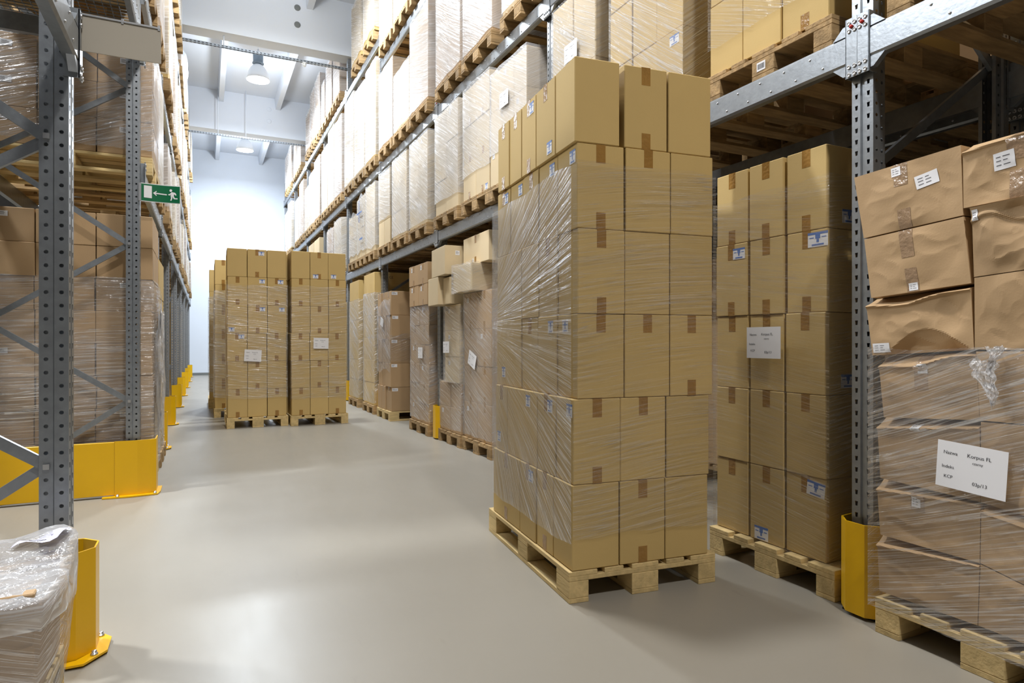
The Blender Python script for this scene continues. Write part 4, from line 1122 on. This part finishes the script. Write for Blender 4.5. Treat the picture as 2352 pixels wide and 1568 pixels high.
crushed(Q((2211, 328), (E2, 262), (E2, 432), (2213, 478)), X0, 8.8, 'brown crushed box topmost of the outer column of the near stack', tapes=[(.48, .7, .55, 1.0), (.5, .75, 0, .4)], labels=[(.34, .56, .45, .7, .05)], crease=lambda a: .84 + .06 * a, lip=.07)
crushed(Q((2232, 478), (E2, 432), (E2, 606), (2237, 636)), X0 + .01, 9.9, 'brown crushed box second in the outer column, with a creased face', labels=[(.02, .09, .8, .96, .05)], crease=lambda a: .8 + .08 * math.sin(a * 8), lip=-.012, dent=.03)
crushed(Q((2238, 638), (E2, 608), (E2, 806), (2239, 802)), X0 - .005, 10.7, 'brown plain box third in the outer column of the near stack', dent=.01)
crushed(Q((2242, 807), (E2, 806), (E2, 982), (2251, 965)), X0, 11.2, 'brown wrapped box fourth in the outer column of the near stack')
crushed(Q((2253, 969), (E2, 984), (E2, 1212), (2253, 1153)), X0, 12.6, 'brown wrapped box fifth in the outer column, behind the paper sheet')
crushed(Q((2254, 1156), (E2, 1215), (E2, 1385), (2252, 1293)), X0, 13.1, 'brown wrapped box sixth in the outer column of the near stack', crease=lambda a: .86, lip=.03)
crushed(Q((2252, 1296), (E2, 1388), (E2, 1512), (2247, 1436)), X0, 14.5, 'brown wrapped box at the foot of the outer column of the near stack')
st = St(2.49, 1.70, RA)
pallet(st, 0, 0, 0, 'wooden pallet under the crushed boxes at the picture edge')
w0 = wrap(St(2.5, 1.715, RA), 0, .8, 0, .55, .10, 1.165, 'shiny stretch film round the lower crushed boxes', 'filmshiny', off=.014, seed=51, slope=-.35, bulge=.014, res=.05)
s = link('delivery_sheet', sheet_mesh(), w0)
c = onX(2229, 1077, 2.462)
s.matrix_local = Matrix.Translation(c) @ Matrix.Rotation(RA, 4, 'Z') @ Matrix.Rotation(.06, 4, 'Y') @ Matrix.Scale(1.1, 4); s['label'] = 'white paper sheet with printed lines'
c = onX(2275, 880, 2.462)
ragged('film_tail', c, .05, .075, 3.3, 'filmcrumple', w0)
c = onX(2285, 830, 2.468)
ragged('film_tail', c, .03, .05, 6.3, 'filmcrumple', w0)

# ------------------------------------------------------------------ left rack loads (seen in profile)
LA = math.pi / 2
def ll(yn, yf, z, rows, cols, top, phrase, mat, fm, seed, x=-.39, **kw):
    st = St(x, yn, LA); load(st, yf - yn, 1.1, z, rows, cols, top, phrase, mat, fm, seed, **kw); return st
# first floor load behind the barrier: end face of small boxes
st = St(-.385, 5.95, LA)
pallet(st, 0, 0, 0, 'wooden pallet behind the yellow end barrier')
for r in range(8):
    z0, z1 = .146 + r * .2585, .146 + (r + 1) * .2585
    for q in range(3):
        cbox(st, 0, .39, q * .393, (q + 1) * .393, z0, z1, 'brown %s box, %s layer, end face above the yellow barrier' % (('aisle-side', 'middle', 'inner')[q], rowname(r, 8)), 'boxes above the yellow barrier', mat='brown', jit=.006, tape='at' if q == 1 and r % 3 == 0 else None, labels=[('small', 'L', .5, .8, .06, .04)] if (r + q) % 4 == 1 else ())
    if r > 3: cbox(st, .4, .79, 0, .393, z0, z1, 'brown box set back on the aisle front, %s layer, barrier load' % rowname(r, 8), 'boxes above the yellow barrier', mat='brown')
wrap(st, 0, .79, 0, 1.18, .12, 1.70, 'clear film round the lower boxes above the yellow barrier', 'filmthick', off=.012, seed=201, slope=.02, bulge=.02)
crumple('film_tail', (-.35, 6.35, .95), .03, .3, .5, 16, 8.1, 'filmcrumple', [o for o in bpy.data.objects if o.get('label') == 'clear film round the lower boxes above the yellow barrier'][0])
st = ll(6.88, 7.62, 0, 5, 1, 1.98, 'the second floor load past the barrier', 'kraft', 'filmthick', 203, deep=1, labels=sl, x=-.37, film_z=(.1, 1.5))
st = ll(8.25, 9.0, 0, 4, 1, 1.75, 'the third floor load past the barrier', 'brown', 'filmthick', 204, x=-.46)
st = ll(9.15, 9.9, 0, 4, 1, 1.95, 'the fourth floor load past the barrier', 'kraft', 'film', 205, x=-.52)
for i, (yn, tp) in enumerate(((10.6, 1.9), (11.5, 1.7), (13.3, 2.1), (14.3, 1.9), (16.0, 2.0), (17.0, 1.8), (18.8, 2.1), (20.0, 1.9), (21.5, 1.9), (22.6, 2.1))):
    ll(yn, yn + .78, 0, 1, 1, tp, 'the %s distant floor load on the exit-sign side' % (NTH + ['tenth'])[i], 'brown' if i % 2 else 'kraft', 'filmthick' if i % 2 else None, 210 + i, x=-.53)
# first level
st = St(-.385, 5.95, LA)
pallet(st, 0, 0, Z1 - .0, 'wooden pallet on the shelf above the exit sign')
for r in range(3):
    z0, z1 = Z1 + .146 + r * .277, Z1 + .146 + (r + 1) * .277
    for q in range(3):
        cbox(st, 0, .78, q * .385, (q + 1) * .385, z0, z1, 'brown %s box, %s layer, on the shelf above the exit sign' % (('aisle-side', 'middle', 'inner')[q], rowname(r, 3)), 'boxes on the shelf above the exit sign', mat='brown', labels=[('small', 'L', .5, .72, .075, .045)])
wrap(st, 0, .78, 0, 1.155, 2.74, 3.54, 'clear film streaked with light on the shelf above the exit sign', 'filmthick', off=.012, seed=231, slope=.35, bulge=.012)
cfg = [(6.95, 7.75), (8.3, 9.1), (9.25, 10.1), (10.6, 11.4), (11.6, 12.5), (13.3, 14.2), (14.5, 15.4), (16.0, 17.0), (17.3, 18.2), (18.8, 20.0), (21.4, 22.6)]
for l, (zz, nm, x) in enumerate(((Z1, 'first', -.385), (Z2, 'second', -.375), (Z3, 'third', -.36))):
    for i, (a, c) in enumerate(cfg):
        tops = (3.82, 5.7, 7.5)[l] - .12 * ((i * 7 + l * 3) % 4)
        if l == 2 and (a < 13.3 < c or a < 7.3 < c): tops = 6.8
        if l == 2 and i == 6:
            pallet(St(-.39, a, LA), .05, 0, zz, 'wooden pallet under the bulging white sack', detail=False, mat='woodold'); continue
        ll(a, c, zz, 1, 1, tops, 'the %s load on %s level, exit-sign side' % ((NTH + ['tenth', 'eleventh'])[i], nm), ('pale', 'brown', 'kraft')[(i + l) % 3], 'filmwhite', 240 + l * 20 + i, x=x + .02 * math.sin(i * 2.1), pw=min(.8, c - a), rag=.06, detail=(l == 1 and i < 3))
ll(5.95, 6.75, Z2, 2, 1, 5.3, 'the first load on second level, exit-sign side', 'kraft', 'film', 300, x=-.39, detail=True)
st = St(-.5, 4.75, LA)
load(st, .85, 1.0, 3.57, 1, 2, 4.3, 'the mesh deck over the passage', 'kraft', None, 302, detail=True)
load(St(-.5, 3.6, LA), .85, 1.0, 3.57, 1, 1, 4.2, 'the mesh deck, nearer the low pile', 'pale', 'filmwhite', 303, detail=True)
# bulging white sack high on the rack
o = crumple('white_sack', (-.80, 14.95, 6.92), .5, .4, .56, 18, 2.2, 'sack', None, .12)
for p in o.data.polygons: p.use_smooth = True
tag(o, 'bulging white plastic sack on a pallet high above the aisle', 'sack')

# ------------------------------------------------------------------ low wrapped pile by the near upright
st = St(-.44, 2.24, LA)
pallet(st, 0, 0, 0, 'wooden pallet under the low wrapped pile', detail=True, w=.42)
for i, (a0, a1, b0, b1, z1) in enumerate(((.0, .40, .0, .40, .47), (.0, .40, .41, .80, .44))):
    cbox(st, a0, a1, b0, b1, .146, z1, 'brown box in the low wrapped pile, %s' % ('on its aisle side' , 'on its inner side')[i], 'boxes in the low wrapped pile', mat='brown', rot=.02, labels=[('small', 'L', .72, .7, .05, .06), ('small', 'L', .65, .2, .08, .08)] if i == 0 else ())
mbp = MB(); mbp.box(-.85, -.60, 2.52, 2.56, .4405, .465, 0, .002)
o = link('wooden_batten', mbp.mesh('wooden_batten', [M['wood']])); tag(o, 'bare wooden batten under the film on top of the low pile', 'batten')
def pile_film():
    V = []; F = []; UV = []
    # profile rings: closed dome over the pile, sides pulled in towards the floor
    n, m = 64, 26
    xa, xb, ya, yb = -1.32, -.385, 2.19, 2.69
    cx, cy = (xa + xb) / 2, (ya + yb) / 2
    for j in range(m + 1):
        f = j / m
        for i in range(n):
            a = 2 * math.pi * i / n
            ca, sa = math.cos(a), math.sin(a)
            k = 1 / max(abs(ca), abs(sa)); ex, ey = ca * k, sa * k
            rnd = .06; ex *= 1 - rnd * (min(abs(ca), abs(sa)) * 1.41) ** 4; ey *= 1 - rnd * (min(abs(ca), abs(sa)) * 1.41) ** 4
            if f < .5:
                g = f / .5; z = .02 + g * .46; sc = .90 + .10 * g ** .6
            else:
                g = (f - .5) / .5; sc = (1 - g) ** .75 if g < 1 else 0; z = .48 + .05 * math.sin(g * math.pi / 2)
            x = cx + ex * sc * (xb - xa) / 2; y = cy + ey * sc * (yb - ya) / 2
            if f >= .45: z += .16 * (y - 2.47) + .05 * max(0, (x + .65)) 
            w = .022 if f > .38 else .008
            d = noise.noise(Vector((x * 7, y * 7, z * 7))) * w + noise.noise(Vector((x * 19, y * 19, z * 17 + 3))) * w * .7
            z += d * (1 if f > .4 else .2); x += d * .8 * ex; y += d * .8 * ey
            if f > .4: z += .05 * max(0, 1 - math.hypot(x + .42, y - 2.62) / .16)
            V.append((x, y, max(z, .012))); UV.append((a * .5 + z * .4, z * 1.0 + (x - y) * .45) if f < .5 else (x * 1.2 + y, y * .8 - x * .5 + z))
    for j in range(m):
        for i in range(n): F.append((j * n + i, j * n + (i + 1) % n, (j + 1) * n + (i + 1) % n, (j + 1) * n + i))
    mi = [0 if (k // n) < m * .36 else 1 for k in range(len(F))]
    me = bpy.data.meshes.new('plastic_wrap'); me.from_pydata(V, [], F); me.materials.append(M['filmthick']); me.materials.append(M['filmcrumple'])
    ul = me.uv_layers.new(name='UVMap')
    for l in me.loops: ul.data[l.index].uv = UV[l.vertex_index]
    me.polygons.foreach_set('material_index', mi); me.polygons.foreach_set('use_smooth', [True] * len(F)); me.update()
    o = link('plastic_wrap', me); tag(o, 'crumpled stretch film draped over the low pile at the near upright', 'plastic wrap', 'stretch films')
    b = MB(); q = []
    for i in range(7):
        for j in range(7):
            a, c = i / 6, j / 6
            x = -.56 + .13 * a + .03 * c; y = 2.52 + .10 * c - .03 * a
            q.append((x, y, .535 + .03 * a + .01 * math.sin(a * 6 + c * 4)))
    b.add(q, [(i * 7 + j, (i + 1) * 7 + j, (i + 1) * 7 + j + 1, i * 7 + j + 1) for i in range(6) for j in range(6)], 0, True)
    for (u0, v0, u1, v1) in ((.45, .3, .55, .42), (.5, .42, .62, .36), (.3, .25, .36, .32), (.38, .22, .42, .3), (.66, .55, .72, .5)):
        def pp(a, c): return Vector((-.56 + .13 * a + .03 * c, 2.52 + .10 * c - .03 * a, .5375 + .03 * a + .01 * math.sin(a * 6 + c * 4)))
        b.bar(pp(u0, v0), pp(u1, v1), .003, .001, 1)
    p = link('paper_slip', b.mesh('paper_slip', [M['lilac'], M['ink']]), o); p['label'] = 'lilac paper slip with handwriting'
pile_film()

print('BOXES', NBOX)
# ------------------------------------------------------------------ world, camera, look
w = bpy.data.worlds.new('world'); scene.world = w; w.use_nodes = True
w.node_tree.nodes['Background'].inputs[0].default_value = (.8, .85, 1, 1); w.node_tree.nodes['Background'].inputs[1].default_value = .0
cd = bpy.data.cameras.new('camera'); cam = bpy.data.objects.new('camera', cd); COL.objects.link(cam)
cd.sensor_width = 36; cd.lens = FPX / 2352 * 36; cd.clip_start = .05; cd.clip_end = 100
cam.location = (0, 0, H); cam.rotation_euler = (math.pi / 2, 0, -YAW)
scene.camera = cam
vs = scene.view_settings
vs.view_transform = 'Standard'; vs.look = 'None'; vs.gamma = 1; vs.use_curve_mapping = False; vs.exposure = 0.0
cy = scene.cycles
cy.max_bounces = 8; cy.diffuse_bounces = 3; cy.glossy_bounces = 3; cy.transmission_bounces = 4; cy.transparent_max_bounces = 14
cy.caustics_reflective = False; cy.caustics_refractive = False
cy.sample_clamp_indirect = 4; cy.sample_clamp_direct = 12
cy.use_denoising = True; cy.use_adaptive_sampling = True; cy.adaptive_threshold = 0.03
